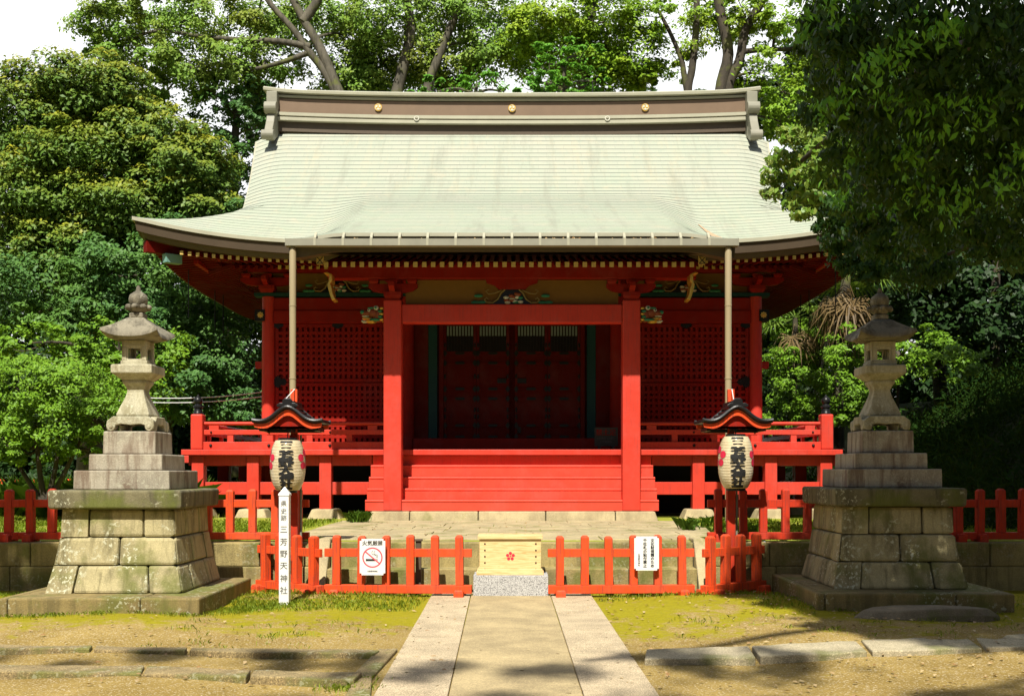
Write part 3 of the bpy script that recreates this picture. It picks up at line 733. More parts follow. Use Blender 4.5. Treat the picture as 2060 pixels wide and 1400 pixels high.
for sgn in (-1, 1):                                     # the long flanks
    for i in range(58):
        y = 21.6+i*.163; lf_ = .48*max(0, (abs(y-DR)-1.1)/4.2)**2.2
        o0 = max(0, 21.0+.4-y) ; 
        rest.bar((sgn*7.36, y, 5.885+lf_*.7), (sgn*max(5.4, min(6.3, 7.3)), y, 6.0+lf_*.5), .064, .075)
        if y > 22.6: rest.bar((sgn*6.60, y, 5.925), (sgn*5.3, y, 6.36), .066, .08)
    rest.bar((sgn*7.45, 21.2, 6.18), (sgn*5.4, 23.4, 6.30), .16, .22)   # hip rafter
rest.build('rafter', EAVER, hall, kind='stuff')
for sgn in (-1, 1):
    hc = MB(); c = Vector((sgn*7.12, 21.36, 5.98)); d_ = Vector((sgn*-1, 1, .04)).normalized()
    hc.bar(c, c+d_*.36, .17, .19); hc.build('hip_rafter_cap', PATINA, hall, bevel=.012)
ki = MB(); fx = np.linspace(-6.3, 6.3, 31)              # beams the rafters sit on
sweep(ki, [(x, 21.98, 5.99+liftx(x, 1)*.5) for x in fx], [(0, -1)]*31, [(.05, 0), (.05, .09), (-.05, .09), (-.05, 0)])
for sgn in (-1, 1): ki.box(sgn*6.66-.05, sgn*6.66+.05, 22.0, 30.6, 5.99, 6.08)
ki.build_each('eave_beam', REDD, hall)
for sgn in (-1, 1):                                     # thin hanging rods below the flank eaves
    for y in (22.6, 24.6, 25.3):
        w = MB(); w.tube([(sgn*7.0, y, 6.0), (sgn*7.0, y, 4.95)], .012, 6); w.build('hanging_rod', BLKM, hall)
# ---------------------------------------------------------------- foundation stones and steps
sx = [-2.78, -2.0, -.66, .66, 2.02, 2.80]
for i in range(5):
    s = MB(); x0, x1 = sx[i]+.008, sx[i+1]-.008
    s.add([(x0-(.10 if i == 0 else 0), 20.34, TZ-.05), (x1+(.08 if i == 4 else 0), 20.34, TZ-.05), (x1, 20.38, .838), (x0, 20.38, .838), (x0-(.10 if i == 0 else 0), 20.95, TZ-.05), (x1+(.08 if i == 4 else 0), 20.95, TZ-.05), (x1, 20.95, .838), (x0, 20.95, .838)],
          [(0,1,2,3),(5,4,7,6),(3,2,6,7),(0,3,7,4),(1,5,6,2),(0,4,5,1)])
    s.build('base_stone', PAVE if i == 1 else FSTONE, hall, bevel=.02)
zs = [1.063, 1.283, 1.51, 1.747, 1.952]; zp = .842
for i, z in enumerate(zs):
    s = MB(); y = 20.5+.275*i; s.box(-2.885, 2.885, y, y+.36 if i < 4 else y+.2, zp, z)
    s.box(-2.885, 2.885, y-.012, y+.02, z-.045, z-.004) if i < 4 else None
    s.build('step', STEPR, hall, bevel=.008); zp = z-.001
# ---------------------------------------------------------------- porch pillars and beam
for sgn in (-1, 1):
    p = MB(); p.box(sgn*2.343-.176, sgn*2.343+.176, 20.44, 20.78, .84, 4.98); p.build('pillar', RED, hall, bevel=.025)
bm_ = MB(); bm_.box(-2.167, 2.167, 20.49, 20.73, 4.53, 4.90)
beam = bm_.build('porch_beam', RED, hall, bevel=.02)
def bracket(x, y, z, s=1.0, arm=.62):
    b = MB()
    b.frus(x, y, z, z+.10*s, .16*s, .16*s, .22*s, .2*s); b.box(x-.22*s, x+.22*s, y-.2*s, y+.2*s, z+.10*s, z+.2*s)
    pr = [(x-arm*s, z+.42*s), (x-arm*s, z+.33*s), (x-arm*s*.8, z+.24*s), (x-arm*s*.5, z+.202*s), (x+arm*s*.5, z+.202*s), (x+arm*s*.8, z+.24*s), (x+arm*s, z+.33*s), (x+arm*s, z+.42*s)]
    b.prism(pr, y-.075*s, y+.075*s)
    b.prismx([(y-.52*s, z+.40*s), (y-.52*s, z+.30*s), (y-.35*s, z+.22*s), (y-.2*s, z+.202*s), (y+.3*s, z+.202*s), (y+.3*s, z+.40*s)], x-.07*s, x+.07*s)
    for q in (-arm*s*.78, 0, arm*s*.78):
        b.frus(x+q, y, z+.421*s, z+.47*s, .085*s, .10*s, .12*s, .13*s); b.box(x+q-.12*s, x+q+.12*s, y-.13*s, y+.13*s, z+.47*s, z+.53*s)
    return b.build('bracket_set', REDD, hall)
for sgn in (-1, 1): bracket(sgn*2.343, 20.61, 4.982, .78)
bk = MB(); bk.prism([(-.52, 5.40), (-.50, 5.33), (-.34, 5.28), (-.26, 5.2), (.26, 5.2), (.34, 5.28), (.50, 5.33), (.52, 5.40)], 20.53, 20.69); bk.build('bracket_arm', REDD, hall)
ob = MB(); ob.box(-2.1, 2.1, 20.63, 20.66, 4.901, 5.395); ob.build('plaster_panel', OCHRE, hall)
pu = MB(); pu.box(-3.62, 3.62, 20.5, 20.74, 5.402, 5.68); pu.build('porch_purlin', REDD, hall, bevel=.015)
for sgn in (-1, 1):
    e = MB(); x = X(645, 19.4) if sgn < 0 else X(1411, 19.4)
    e.box(x-.062, x+.062, 19.33, 19.37, 5.45, 5.73, 0)
    for k in range(2):
        z = 5.52+.135*k
        for s2 in (-1, 1): e.bar((x-.05, 19.325, z-.055*s2), (x+.05, 19.325, z+.055*s2), .012, .022, 1, up=(0, -1, 0))
    for a in (5.455, 5.585, 5.72): e.box(x-.06, x+.06, 19.322, 19.33, a, a+.012, 1)
    e.build('gilt_end_plate', [YELL, BLKM], hall)
    z0 = 5.44; po = []; xx = x-sgn*-0.0
    pts = [(.03, 5.42), (.12, 5.38), (.13, 5.26), (.09, 5.20), (.12, 5.12), (.14, 5.0), (.19, 4.9)]
    pl = [(x-sgn*q, z) for q, z in pts]; pr = [(x-sgn*(q-.07+.015*(i % 2)), z-.02) for i, (q, z) in enumerate(pts)]
    e2 = MB(); e2.prism(pl+pr[::-1], 19.9, 20.25, 0); e2.build('gilt_bracket_edge', GOLD, hall, bevel=.01)
# frog-leg strut with carved leaves and scrolls
def frogleg(cx, y, z, s):
    o = MB()
    o.prism([(cx-.50*s, z), (cx-.36*s, z+.03*s), (cx-.22*s, z+.16*s), (cx-.14*s, z+.30*s), (cx+.14*s, z+.30*s), (cx+.22*s, z+.16*s), (cx+.36*s, z+.03*s), (cx+.50*s, z)], y-.03, y+.03)
    root = o.build('frog_leg_strut', BLACK, hall)
    sc = MB()
    for q in (-1, 1):
        pth = [(cx+q*(.14)*s, y-.05, z+.29*s), (cx+q*.22*s, y-.05, z+.22*s), (cx+q*.28*s, y-.05, z+.10*s), (cx+q*.38*s, y-.05, z+.03*s), (cx+q*.50*s, y-.05, z+.04*s), (cx+q*.54*s, y-.05, z+.09*s), (cx+q*.50*s, y-.05, z+.13*s), (cx+q*.46*s, y-.05, z+.10*s)]
        sc.tube(pth, [.016*s]*6+[.013*s, .009*s], 8)
        p2 = [(cx+q*.20*s, y-.045, z+.28*s), (cx+q*.34*s, y-.045, z+.22*s), (cx+q*.46*s, y-.045, z+.20*s), (cx+q*.52*s, y-.045, z+.26*s), (cx+q*.46*s, y-.045, z+.29*s)]
        sc.tube(p2, .010*s, 8)
    sc.build_each('scroll', SCROLL, root, smooth=True)
    lv = MB(); rr = random.Random(3)
    for k in range(16):
        a = rr.uniform(-.22, .22)*s; b = rr.uniform(.03, .22)*s
        if abs(a) > .24*s-b*.5: continue
        lv.ball((cx+a, y-.05, z+b), (.06*s, .03, .035*s), rr.choice([0, 1, 1, 2]), 8, 5)
    for q in (-1, 1):
        for k in range(3): lv.ball((cx+q*(.60+.06*k)*s, y-.03, z+(.04+.13*(k % 2))*s), (.09*s, .02, .035*s), 0, 8, 5)
    lv.build('carved_foliage', [GREEN, WHITEP, BROWNP], root, smooth=True)
frogleg(0.0, 20.60, 4.905, 1.0)
# carved beast-head beam ends on the pillars
def beast(sgn):
    x0 = sgn*2.52; b = MB(); y = 20.61; z = 4.70
    def q(dx, dy, dz, r, mi, s=10, n=7): b.ball((x0+sgn*dx, y+dy, z+dz), r, mi, s, n)
    q(.10, 0, .0, (.14, .12, .15), 0); q(.22, 0, .04, (.13, .115, .11), 0); q(.34, -.01, .03, (.10, .095, .075), 0)
    q(.42, -.01, .055, (.055, .08, .045), 1)                 # nose
    q(.33, 0, -.075, (.11, .085, .035), 3)                   # lower jaw
    q(.36, -.04, -.028, (.08, .05, .016), 2)                 # teeth
    for s2 in (-1, 1):
        q(.29, s2*.085, .085, (.035, .02, .03), 2, 8, 6); q(.295, s2*.10, .085, (.014, .012, .014), 4, 8, 6)
        q(.25, s2*.07, .13, (.075, .03, .022), 1); q(.15, s2*.10, .13, (.05, .03, .045), 2); q(.155, s2*.115, .13, (.03, .02, .028), 1)
        for k in range(5): q(.04+.03*(k % 2), s2*.10, -.10+.055*k, (.05, .035, .028), 1 if k % 2 else 3)
        q(.16, s2*.08, -.10, (.13, .05, .03), 1); q(.26, s2*.09, -.135, (.10, .035, .018), 3)
        for k in range(3): q(.36+.03*k, s2*(.05+.02*k), -.13, (.025, .025, .02), 2, 8, 5)
    b.build('carved_beast_head', [BROWNP, GREEN, WHITEP, GOLD, BLACK], hall, smooth=True)
beast(-1); beast(1)
# ---------------------------------------------------------------- hall walls
for x in (-5.46, -2.34, 2.34, 5.46):
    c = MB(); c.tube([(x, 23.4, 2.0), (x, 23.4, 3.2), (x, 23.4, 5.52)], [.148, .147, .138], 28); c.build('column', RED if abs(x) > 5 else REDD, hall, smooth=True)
for y in (26.3, 29.2):
    for x in (-5.46, 5.46):
        c = MB(); c.tube([(x, y, 2.0), (x, y, 5.52)], [.148, .138], 24); c.build('column', RED, hall, smooth=True)
w = MB(); w.box(-5.4, 5.4, 23.62, 23.68, 2.0, 6.3)
for sgn in (-1, 1): w.box(sgn*5.46-.04, sgn*5.46+.04, 23.7, 29.1, 2.0, 6.3)
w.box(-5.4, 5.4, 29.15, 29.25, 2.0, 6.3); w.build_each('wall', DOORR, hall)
hb = MB()
for sgn in (-1, 1):
    a, b_ = sorted((sgn*2.47, sgn*5.33)); hb.box(a, b_, 23.30, 23.48, 4.93, 5.21)
    hb.box(a, b_, 23.34, 23.46, 5.215, 5.50)
hb.box(-2.2, 2.2, 23.30, 23.48, 4.95, 5.21)
hb.box(-2.2, 2.2, 23.28, 23.5, 2.0, 2.36); hb.build_each('tie_beam', REDD, hall, bevel=.01)
tb = MB(); tb.box(-5.75, 5.75, 23.26, 23.58, 5.525, 5.60); tb.build('plate_beam', TEAL, hall)
oc = MB(); oc.box(-5.4, 5.4, 23.44, 23.47, 5.60, 6.06); oc.build('plaster_panel', OCHRE, hall)
up = MB(); up.box(-5.9, 5.9, 23.3, 23.5, 6.065, 6.32)
for sgn in (-1, 1): up.box(sgn*5.46-.1, sgn*5.46+.1, 23.5, 29.2, 6.065, 6.32)
up.build_each('wall_purlin', REDD, hall)
for x in (-5.46, 5.46): bracket(x, 23.35, 5.602, .80, .75)
for x in (-2.34, 2.34): bracket(x, 23.35, 5.602, .80)
frogleg(-3.9, 23.3, 5.602, .95); frogleg(3.9, 23.3, 5.602, .95)
for sgn in (-1, 1):                                     # black beam-end caps with gilt flower, red tie ends
    e = MB(); e.box(sgn*5.62-.11, sgn*5.62+.11, 23.24, 23.56, 4.97, 5.22, 0); x = sgn*5.66-(.06 if sgn > 0 else -.06)
    n = 12; e.prism([(x+(.055 if k % 2 else .075)*math.cos(2*math.pi*k/16), 5.10+(.055 if k % 2 else .075)*math.sin(2*math.pi*k/16)) for k in range(16)], 23.215, 23.24, 1)
    e.ball((x, 23.215, 5.10), (.03, .02, .03), 1, 10, 6); e.build('beam_end_cap', [BLKM, GOLD], hall)
    e = MB(); a, b_ = sorted((sgn*5.60, sgn*5.98)); e.box(a, b_, 24.3, 24.48, 4.02, 4.18); e.build('tie_end', RED, hall, bevel=.01)
# lattice shutters, an upper and a lower one in each side bay
def fitting(b, x, z, y, s=1.0, mi=0):
    for dx in (-.055, 0, .055):
        b.prism([(x+dx*s+.045*s*math.cos(k*math.pi/4), z+.045*s*math.sin(k*math.pi/4)*(1.5 if dx == 0 else .9)) for k in range(8)], y-.012+abs(dx)*.02, y, mi)
def shutter(x0, x1, z0, z1, upper):
    f = MB(); y = 23.40; t = .075
    f.box(x0, x1, y-.03, y+.03, z0, z0+t); f.box(x0, x1, y-.03, y+.03, z1-t, z1)
    f.box(x0, x0+t, y-.03, y+.03, z0+t, z1-t); f.box(x1-t, x1, y-.03, y+.03, z0+t, z1-t)
    f.box(x0+t, x1-t, y+.07, y+.09, z0+t, z1-t)
    o = f.build('lattice_shutter', REDD, hall)
    l = MB(); n = round((x1-x0-2*t)/.122); m_ = round((z1-z0-2*t)/.122)
    for i in range(1, n): x = x0+t+(x1-x0-2*t)*i/n; l.box(x-.034, x+.034, y-.015, y+.03, z0+t, z1-t)
    for j in range(1, m_): z = z0+t+(z1-z0-2*t)*j/m_; l.box(x0+t, x1-t, y-.018, y+.026, z-.034, z+.034)
    l.build('lattice', REDD, o)
    b = MB()
    for x in (x0+.06, x1-.06, (x0+x1)/2):
        if upper: fitting(b, x, z1-.03, y-.032, 1.3)
        if upper and x != (x0+x1)/2: fitting(b, x, z0+.0, y-.034, 2.0)
    b.build_each('metal_fitting', BLKM, o)
    return o
for sgn in (-1, 1):
    a, b_ = sorted((sgn*2.50, sgn*5.30))
    shutter(a, b_, 3.62, 4.92, True); shutter(a, b_, 2.20, 3.60, False)
# folding doors in the middle bay
fr = MB(); DY = 23.44
for x in (-1.58, 1.58): fr.box(x-.045, x+.045, DY-.09, DY+.1, 2.362, 4.94)
fr.build_each('door_frame', DOORR, hall)
tl = MB()
for sgn in (-1, 1): tl.box(sgn*1.78-.1, sgn*1.78+.1, DY+.02, DY+.06, 2.362, 4.94)
tl.build_each('teal_board', TEAL, hall)
rbd = MB()
for sgn in (-1, 1): rbd.box(sgn*2.04-.155, sgn*2.04+.155, DY+.0, DY+.07, 2.362, 4.94)
rbd.build_each('side_board', DOORR, hall)
door = None
for cx in (-1.168, -.43, .43, 1.168):
    if door is None:
        dcx = cx; d = MB(); hw = .365; zz = [2.37, 2.45, 2.62, 2.70, 3.20, 3.27, 3.44, 3.52, 3.98, 4.05, 4.22, 4.30, 4.93]
        d.box(cx-hw, cx-hw+.06, DY-.03, DY+.03, 2.37, 4.93); d.box(cx+hw-.06, cx+hw, DY-.03, DY+.03, 2.37, 4.93)
        for a, b_ in ((2.37, 2.43), (2.62, 2.68), (3.22, 3.28), (3.44, 3.50), (4.02, 4.08), (4.24, 4.31), (4.88, 4.93)): d.box(cx-hw+.06, cx+hw-.06, DY-.025, DY+.025, a, b_)
        d.box(cx-hw+.06, cx+hw-.06, DY+.0, DY+.02, 2.43, 4.24)
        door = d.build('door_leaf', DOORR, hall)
        s = MB(); s2 = MB()
        for i in range(9):
            x = cx-hw+.06+(i+.5)*(2*hw-.12)/9; s.box(x-.02, x+.02, DY-.015, DY+.01, 4.66, 4.88); s2.box(x-.016, x+.016, DY-.01, DY+.01, 4.31, 4.66)
        s.build('pale_slats', SLATW, door); s2.box(cx-hw+.06, cx+hw-.06, DY+.025, DY+.035, 4.31, 4.88); s2.build('grille', BLACK, door)
        b = MB()
        for z in (2.40, 2.65, 3.25, 3.47, 4.05, 4.27):
            for x in (cx-hw+.03, cx+hw-.03):
                b.prism([(x-.055, z), (x-.02, z+.05), (x, z+.085), (x+.02, z+.05), (x+.055, z), (x+.02, z-.05), (x, z-.085), (x-.02, z-.05)], DY-.042, DY-.03)
            b.prism([(cx-.12, z), (cx-.08, z+.03), (cx+.08, z+.03), (cx+.12, z), (cx+.08, z-.03), (cx-.08, z-.03)], DY-.036, DY-.025)
        for z in (2.85, 3.0, 3.75, 4.45):
            for x in (cx-hw+.03, cx+hw-.03): b.ball((x, DY-.03, z), (.025, .012, .06), 0, 8, 5)
        b.build_each('iron_fitting', BLKM, door)
    else:
        c = copy_tree(door, hall); c.location.x += cx-dcx
lk = MB(); lk.box(-.33, -.13, DY-.05, DY-.02, 3.60, 3.70); lk.box(.12, .32, DY-.05, DY-.02, 3.60, 3.70); lk.box(.12, .2, DY-.07, DY-.02, 2.48, 2.62); lk.build_each('door_lock', BLKM, hall)
# ---------------------------------------------------------------- balcony
fl = MB(); fl.box(-6.8, 6.8, 21.45, 23.3, 1.956, 2.07)
for sgn in (-1, 1):
    a, b_ = sorted((sgn*5.3, sgn*6.8)); fl.box(a, b_, 23.302, 30.2, 1.956, 2.07)
fl.build_each('balcony_floor', RED, hall, bevel=.01)
bb = MB()
for sgn in (-1, 1):
    a, b_ = sorted((sgn*2.9, sgn*6.7)); bb.box(a, b_, 21.62, 21.80, 1.74, 1.953); a, b_ = sorted((sgn*2.75, sgn*6.7)); bb.box(a, b_, 21.66, 21.76, 1.14, 1.40)
    bb.box(sgn*6.5-.06, sgn*6.5+.06, 21.9, 30.0, 1.74, 1.953); bb.box(sgn*6.5-.05, sgn*6.5+.05, 21.9, 30.0, 1.14, 1.40)
    a, b_ = sorted((sgn*6.70, sgn*7.02)); bb.box(a, b_, 21.95, 22.12, 1.80, 1.953)
bb.build_each('balcony_beam', RED, hall, bevel=.008)
for sgn in (-1, 1):
    for x, y in ((6.5, 21.7), (5.36, 21.7), (3.86, 21.7), (6.5, 23.6), (6.5, 25.4), (6.5, 27.2), (6.5, 29.0), (5.4, 23.5), (5.4, 25.5), (5.4, 27.3)):
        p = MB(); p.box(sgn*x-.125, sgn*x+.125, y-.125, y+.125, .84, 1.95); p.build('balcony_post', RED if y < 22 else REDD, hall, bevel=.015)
        s = MB(); s.frus(sgn*x, y, TZ-.05, .845, .36, .34, .26, .25); s.build('base_stone', FSTONE, hall, bevel=.03)
ud = MB(); ud.box(-5.3, 5.3, 24.0, 24.06, .66, 1.95); ud.build('underfloor_shade_sheet', GREY, hall)  # dark sheet standing in for the shade under the floor
for sgn in (-1, 1):
    a, b_ = sgn*6.5, sgn*2.5; lo, hi = sorted((a, b_))
    m = MB(); m.box(lo, hi, 21.55, 21.69, 2.074, 2.23); m.box(sgn*6.5-.07, sgn*6.5+.07, 21.69, 29.6, 2.074, 2.23); rl = m.build('railing', RED, hall, bevel=.006)
    m = MB(); m.tube([(lo, 21.62, 2.61), (hi, 21.62, 2.61)], .037, 14); m.tube([(sgn*6.5, 21.62, 2.61), (sgn*6.5, 29.6, 2.61)], .037, 14)
    m.build_each('top_rail', RED, rl, smooth=True)
    m = MB(); m.box(lo, hi, 21.58, 21.66, 2.38, 2.48); m.box(sgn*6.5-.04, sgn*6.5+.04, 21.66, 29.6, 2.38, 2.48); m.build_each('middle_rail', RED, rl, bevel=.006)
    m = MB()
    for i in range(5):
        x = sgn*(6.5-.82*(i+.82)); m.box(x-.06, x+.06, 21.59, 21.65, 2.231, 2.379)
        if i in (0, 2, 4): x = sgn*(6.5-.82*(i+.1)-.25); m.box(x-.10, x+.10, 21.59, 21.65, 2.481, 2.572)
    for i in range(8): y = 22.4+.95*i; m.box(sgn*6.5-.03, sgn*6.5+.03, y-.06, y+.06, 2.231, 2.379); m.box(sgn*6.5-.03, sgn*6.5+.03, y-.3, y-.2, 2.481, 2.572)
    m.build_each('strut', RED, rl)
    m = MB()
    for x in (sgn*6.22, sgn*5.02, sgn*3.76): m.ball((x, 21.545, 2.155), .032, 0, 10, 7); m.ball((x, 21.575, 2.43), .022, 0, 10, 7)
    m.build_each('nail_boss', BLKM, rl, smooth=True)
    for x, y in ((sgn*6.5, 21.62), (sgn*2.36, 21.62)):
        m = MB(); m.box(x-.125, x+.125, y-.125, y+.125, 2.071, 2.80) if abs(x) > 5 else m.box(x-.09, x+.09, y-.09, y+.09, 2.071, 2.78)
        po = m.build('newel_post', RED, rl, bevel=.03)
        f = MB(); k = 1 if abs(x) > 5 else .9
        f.lathe([(.088*k, 2.795), (.10*k, 2.80), (.10*k, 2.83), (.082*k, 2.85), (.082*k, 2.93), (.10*k, 2.94), (.10*k, 2.97), (.07*k, 2.99), (.055*k, 3.01), (.085*k, 3.05), (.092*k, 3.09), (.07*k, 3.14), (.03*k, 3.17), (.006, 3.21)], x, y, 20)
        f.build('finial', BLACK, rl, smooth=True)
# ================================================================== STONE LANTERNS
def stone_lantern():
    r = thing('stone_lantern', 'tall pale stone lantern on a stepped block pedestal on the left, in full sun', 'stone lantern', (-4.51, 12.6, 0), group='stone lanterns flanking the approach')
    c = (-4.51, 12.6)
    def sq(prof, name, m, bev=.02, parent=None, jit=0):
        b = MB(); b.lathe(prof, c[0], c[1], square=True)
        return b.build(name, m, parent or r, bevel=bev)
    # plinth of a few long slabs
    for a, b_, y0, y1 in ((-1.09, -1.0, -1.22, 1.05), (-.992, .45, -1.22, 1.05), (.456, 1.10, -1.22, 1.05)):
        b = MB(); b.box(c[0]+a, c[0]+b_, c[1]+y0, c[1]+y1, -.06, .228); b.build('plinth_slab', BSTONE, r, bevel=.02)
    # battered pedestal, three courses of blocks
    cs = [(.228, .535, .785, .715, (-.40, .33), (-.3, .25)), (.541, .855, .712, .665, (.02,), (-.1, .4)), (.861, 1.178, .660, .648, (-.34, .29), (-.25, .3))]
    for z0, z1, a0, a1, jf, js in cs:
        for face in range(4):
            jn = [-1]+[j/.66 for j in (jf if face % 2 == 0 else js)]+[1]
            for u0, u1 in zip(jn, jn[1:]):
                v = []; e = .006; th = .30
                for (z, a) in ((z0, a0), (z1, a1)):
                    for u, inn in ((u0, 0), (u1, 0), (u1, 1), (u0, 1)):
                        x = u*a; x = x+e if u == u0 else x-e
                        # blocks mitre at the corners
                        if inn: x = max(-a+th, min(a-th, x)) if abs(u) == 1 else x
                        y = -a+(th if inn else random.uniform(0, .006)); v.append((x, y, z))
                an = face*math.pi/2; ca, sa = math.cos(an), math.sin(an)
                b = MB(); b.add([(c[0]+x*ca-y*sa, c[1]+x*sa+y*ca, z) for x, y, z in v], [(0,3,2,1),(4,5,6,7),(0,1,5,4),(1,2,6,5),(2,3,7,6),(3,0,4,7)])
                b.build('pedestal_block', PSTONE, r, bevel=.034)
    b = MB(); b.box(c[0]-.45, c[0]+.45, c[1]-.45, c[1]+.45, .2, 1.17); b.build('pedestal_core', PSTONE, r)
    b = MB(); b.lathe([(.735, 1.182), (.755, 1.20), (.762, 1.38), (.745, 1.398)], c[0], c[1], square=True); b.build('cap_slab', CSTONE, r, bevel=.035)
    sq([(.556, 1.40), (.552, 1.622)], 'tier', TSTONE, .014); sq([(.43, 1.624), (.426, 1.812)], 'tier', TSTONE, .014); sq([(.312, 1.814), (.306, 2.085)], 'tier', TSTONE, .016)
    # scroll-footed base
    b = MB()
    ft = [(-.275, 2.21), (-.285, 2.155), (-.27, 2.10), (-.225, 2.088), (-.185, 2.11), (-.175, 2.155), (-.12, 2.172), (-.04, 2.165), (0, 2.158), (.04, 2.165), (.12, 2.172), (.175, 2.155), (.185, 2.11), (.225, 2.088), (.27, 2.10), (.285, 2.155), (.275, 2.21), (.20, 2.262), (-.20, 2.262)]
    for y0, y1 in ((-.275, -.19), (.19, .275)): b.prism([(c[0]+x, z) for x, z in ft], c[1]+y0, c[1]+y1)
    for x0, x1 in ((-.274, -.19), (.19, .274)): b.prismx([(c[1]+x*.68, z) for x, z in ft], c[0]+x0, c[0]+x1)
    b.lathe([(.21, 2.185), (.20, 2.262)], c[0], c[1], square=True)
    for sx in (-1, 1):
        for sy in (-1, 1):
            b.tube([(c[0]+sx*.225, c[1]+sy*.28, 2.14), (c[0]+sx*.225, c[1]+sy*.20, 2.14)], .052, 14); b.tube([(c[0]+sx*.225, c[1]+sy*.288, 2.14), (c[0]+sx*.225, c[1]+sy*.20, 2.14)], .024, 10)
            b.tube([(c[0]+sx*.28, c[1]+sy*.225, 2.14), (c[0]+sx*.20, c[1]+sy*.225, 2.14)], .050, 14)
    b.build('scroll_base', LSTONE, r, bevel=.010, smooth=True)
    sq([(.190, 2.264), (.196, 2.29), (.182, 2.33), (.147, 2.42), (.116, 2.50), (.101, 2.56), (.100, 2.59), (.115, 2.63), (.140, 2.665), (.144, 2.698)], 'shaft', LSTONE, .008)
    sq([(.148, 2.70), (.16, 2.715), (.238, 2.775), (.244, 2.785), (.244, 2.875), (.23, 2.882)], 'platform', LSTONE, .010)
    b = MB(); z0, z1, w_, t = 2.884, 3.175, .146, .052
    b.box(c[0]-w_-.012, c[0]+w_+.012, c[1]-w_-.012, c[1]+w_+.012, z0, z0+.05); b.box(c[0]-w_, c[0]+w_, c[1]-w_, c[1]+w_, z1-.075, z1)
    for sx in (-1, 1):
        for sy in (-1, 1): b.box(*sorted((c[0]+sx*w_, c[0]+sx*(w_-t))), *sorted((c[1]+sy*w_, c[1]+sy*(w_-t))), z0+.05, z1-.075)
    fb = b.build('fire_box', LSTONE, r, bevel=.006)
    b = MB()
    for s2 in (-1, 1):
        y = c[1]+s2*(w_-.02); x_ = w_-t; y0, y1 = sorted((y-.012, y+.012))
        for a, b2, za, zb in ((-x_, -x_+.02, z0+.05, z1-.075), (x_-.02, x_, z0+.05, z1-.075), (-x_+.02, x_-.02, z0+.05, z0+.07), (-x_+.02, x_-.02, z1-.095, z1-.075)): b.box(c[0]+a, c[0]+b2, y0, y1, za, zb)
        x = c[0]+s2*(w_-.02); x0, x1 = sorted((x-.012, x+.012))
        for a, b2, za, zb in ((-x_, -x_+.02, z0+.05, z1-.075), (x_-.02, x_, z0+.05, z1-.075), (-x_+.02, x_-.02, z0+.05, z0+.07), (-x_+.02, x_-.02, z1-.095, z1-.075)): b.box(x0, x1, c[1]+a, c[1]+b2, za, zb)
    b.build('window_frame', LSTONE, fb)
    # roof: square plan, concave slopes, upturned corners
    b = MB(); rows = []; n = 24; prof = [(.318, 3.205), (.312, 3.24), (.262, 3.285), (.205, 3.345), (.15, 3.41), (.088, 3.455)]; und = [(.14, 3.178), (.26, 3.185)]
    allp = und+prof
    for rr, z in allp:
        ring = []
        for k in range(4*8):
            f, q = divmod(k, 8); u = -1+2*q/8; an = f*math.pi/2; x, y = u*rr, -rr
            l = .07*abs(u)**3*max(0, (rr-.15)/.17) ; ex = 1+.06*abs(u)**3*(rr/.318)
            x, y = x*ex, y*ex; ring.append((c[0]+x*math.cos(an)-y*math.sin(an), c[1]+x*math.sin(an)+y*math.cos(an), z+l))
        rows.append(ring)
    vs = [p for ring in rows for p in ring]; m_ = 32
    fs = [(i*m_+k, i*m_+(k+1)%m_, (i+1)*m_+(k+1)%m_, (i+1)*m_+k) for i in range(len(rows)-1) for k in range(m_)]+[tuple(range(m_))[::-1], tuple((len(rows)-1)*m_+k for k in range(m_))]
    b.add(vs, fs); b.build('lantern_roof', RSTONE, r, smooth=True)
    b = MB(); b.lathe([(.084, 3.456), (.084, 3.51), (.075, 3.515)], c[0], c[1], square=True)
    fin = b.build('finial', RSTONE, r, bevel=.01)
    b = MB(); b.lathe([(.055, 3.516), (.09, 3.535), (.125, 3.58), (.132, 3.60), (.11, 3.605)], c[0], c[1], 20)
    for k in range(8): a = k*math.pi/4; b.ball((c[0]+.125*math.cos(a), c[1]+.125*math.sin(a), 3.585), (.04, .04, .035), 0, 8, 6)
    b.build('lotus_cup', RSTONE, fin, smooth=True)
    b = MB(); b.lathe([(.075, 3.60), (.106, 3.64), (.112, 3.69), (.098, 3.735), (.06, 3.765), (.032, 3.785), (.026, 3.815), (.018, 3.845), (.004, 3.85)], c[0], c[1], 22); b.build('jewel', RSTONE, fin, smooth=True)
    return r
l1 = stone_lantern(); l2 = copy_tree(l1); l2.location = (4.53, 12.86, .02); l2.rotation_euler.z = R(-1.5)
l2['label'] = 'grey shaded stone lantern on a stepped block pedestal on the right, under the overhanging tree'
# flat rock in front of the right plinth
fk = MB(); pts = [(3.62, 11.13), (3.75, 11.02), (4.05, 10.93), (4.6, 11.0), (5.0, 11.03), (5.22, 11.13), (5.05, 11.32), (4.6, 11.40), (4.1, 11.42), (3.8, 11.33)]
n = len(pts); cx = sum(p[0] for p in pts)/n; cy = sum(p[1] for p in pts)/n
v = [(x, y, -.03) for x, y in pts]+[(cx+(x-cx)*.99, cy+(y-cy)*.97, .07+.02*math.sin(3*x)) for x, y in pts]+[(cx+(x-cx)*.84, cy+(y-cy)*.80, .145+.02*math.sin(2*x+y)) for x, y in pts]
fk.add(v, [tuple(range(n))[::-1]]+[(i, (i+1)%n, n+(i+1)%n, n+i) for i in range(n)]+[(n+i, n+(i+1)%n, 2*n+(i+1)%n, 2*n+i) for i in range(n)]+[tuple(range(2*n, 3*n))])
tag(fk.build('flat_rock', ROCK, origin=(cx, cy, 0), bevel=.02), 'long flat brown rock lying on the earth in front of the right stone lantern', 'rock')
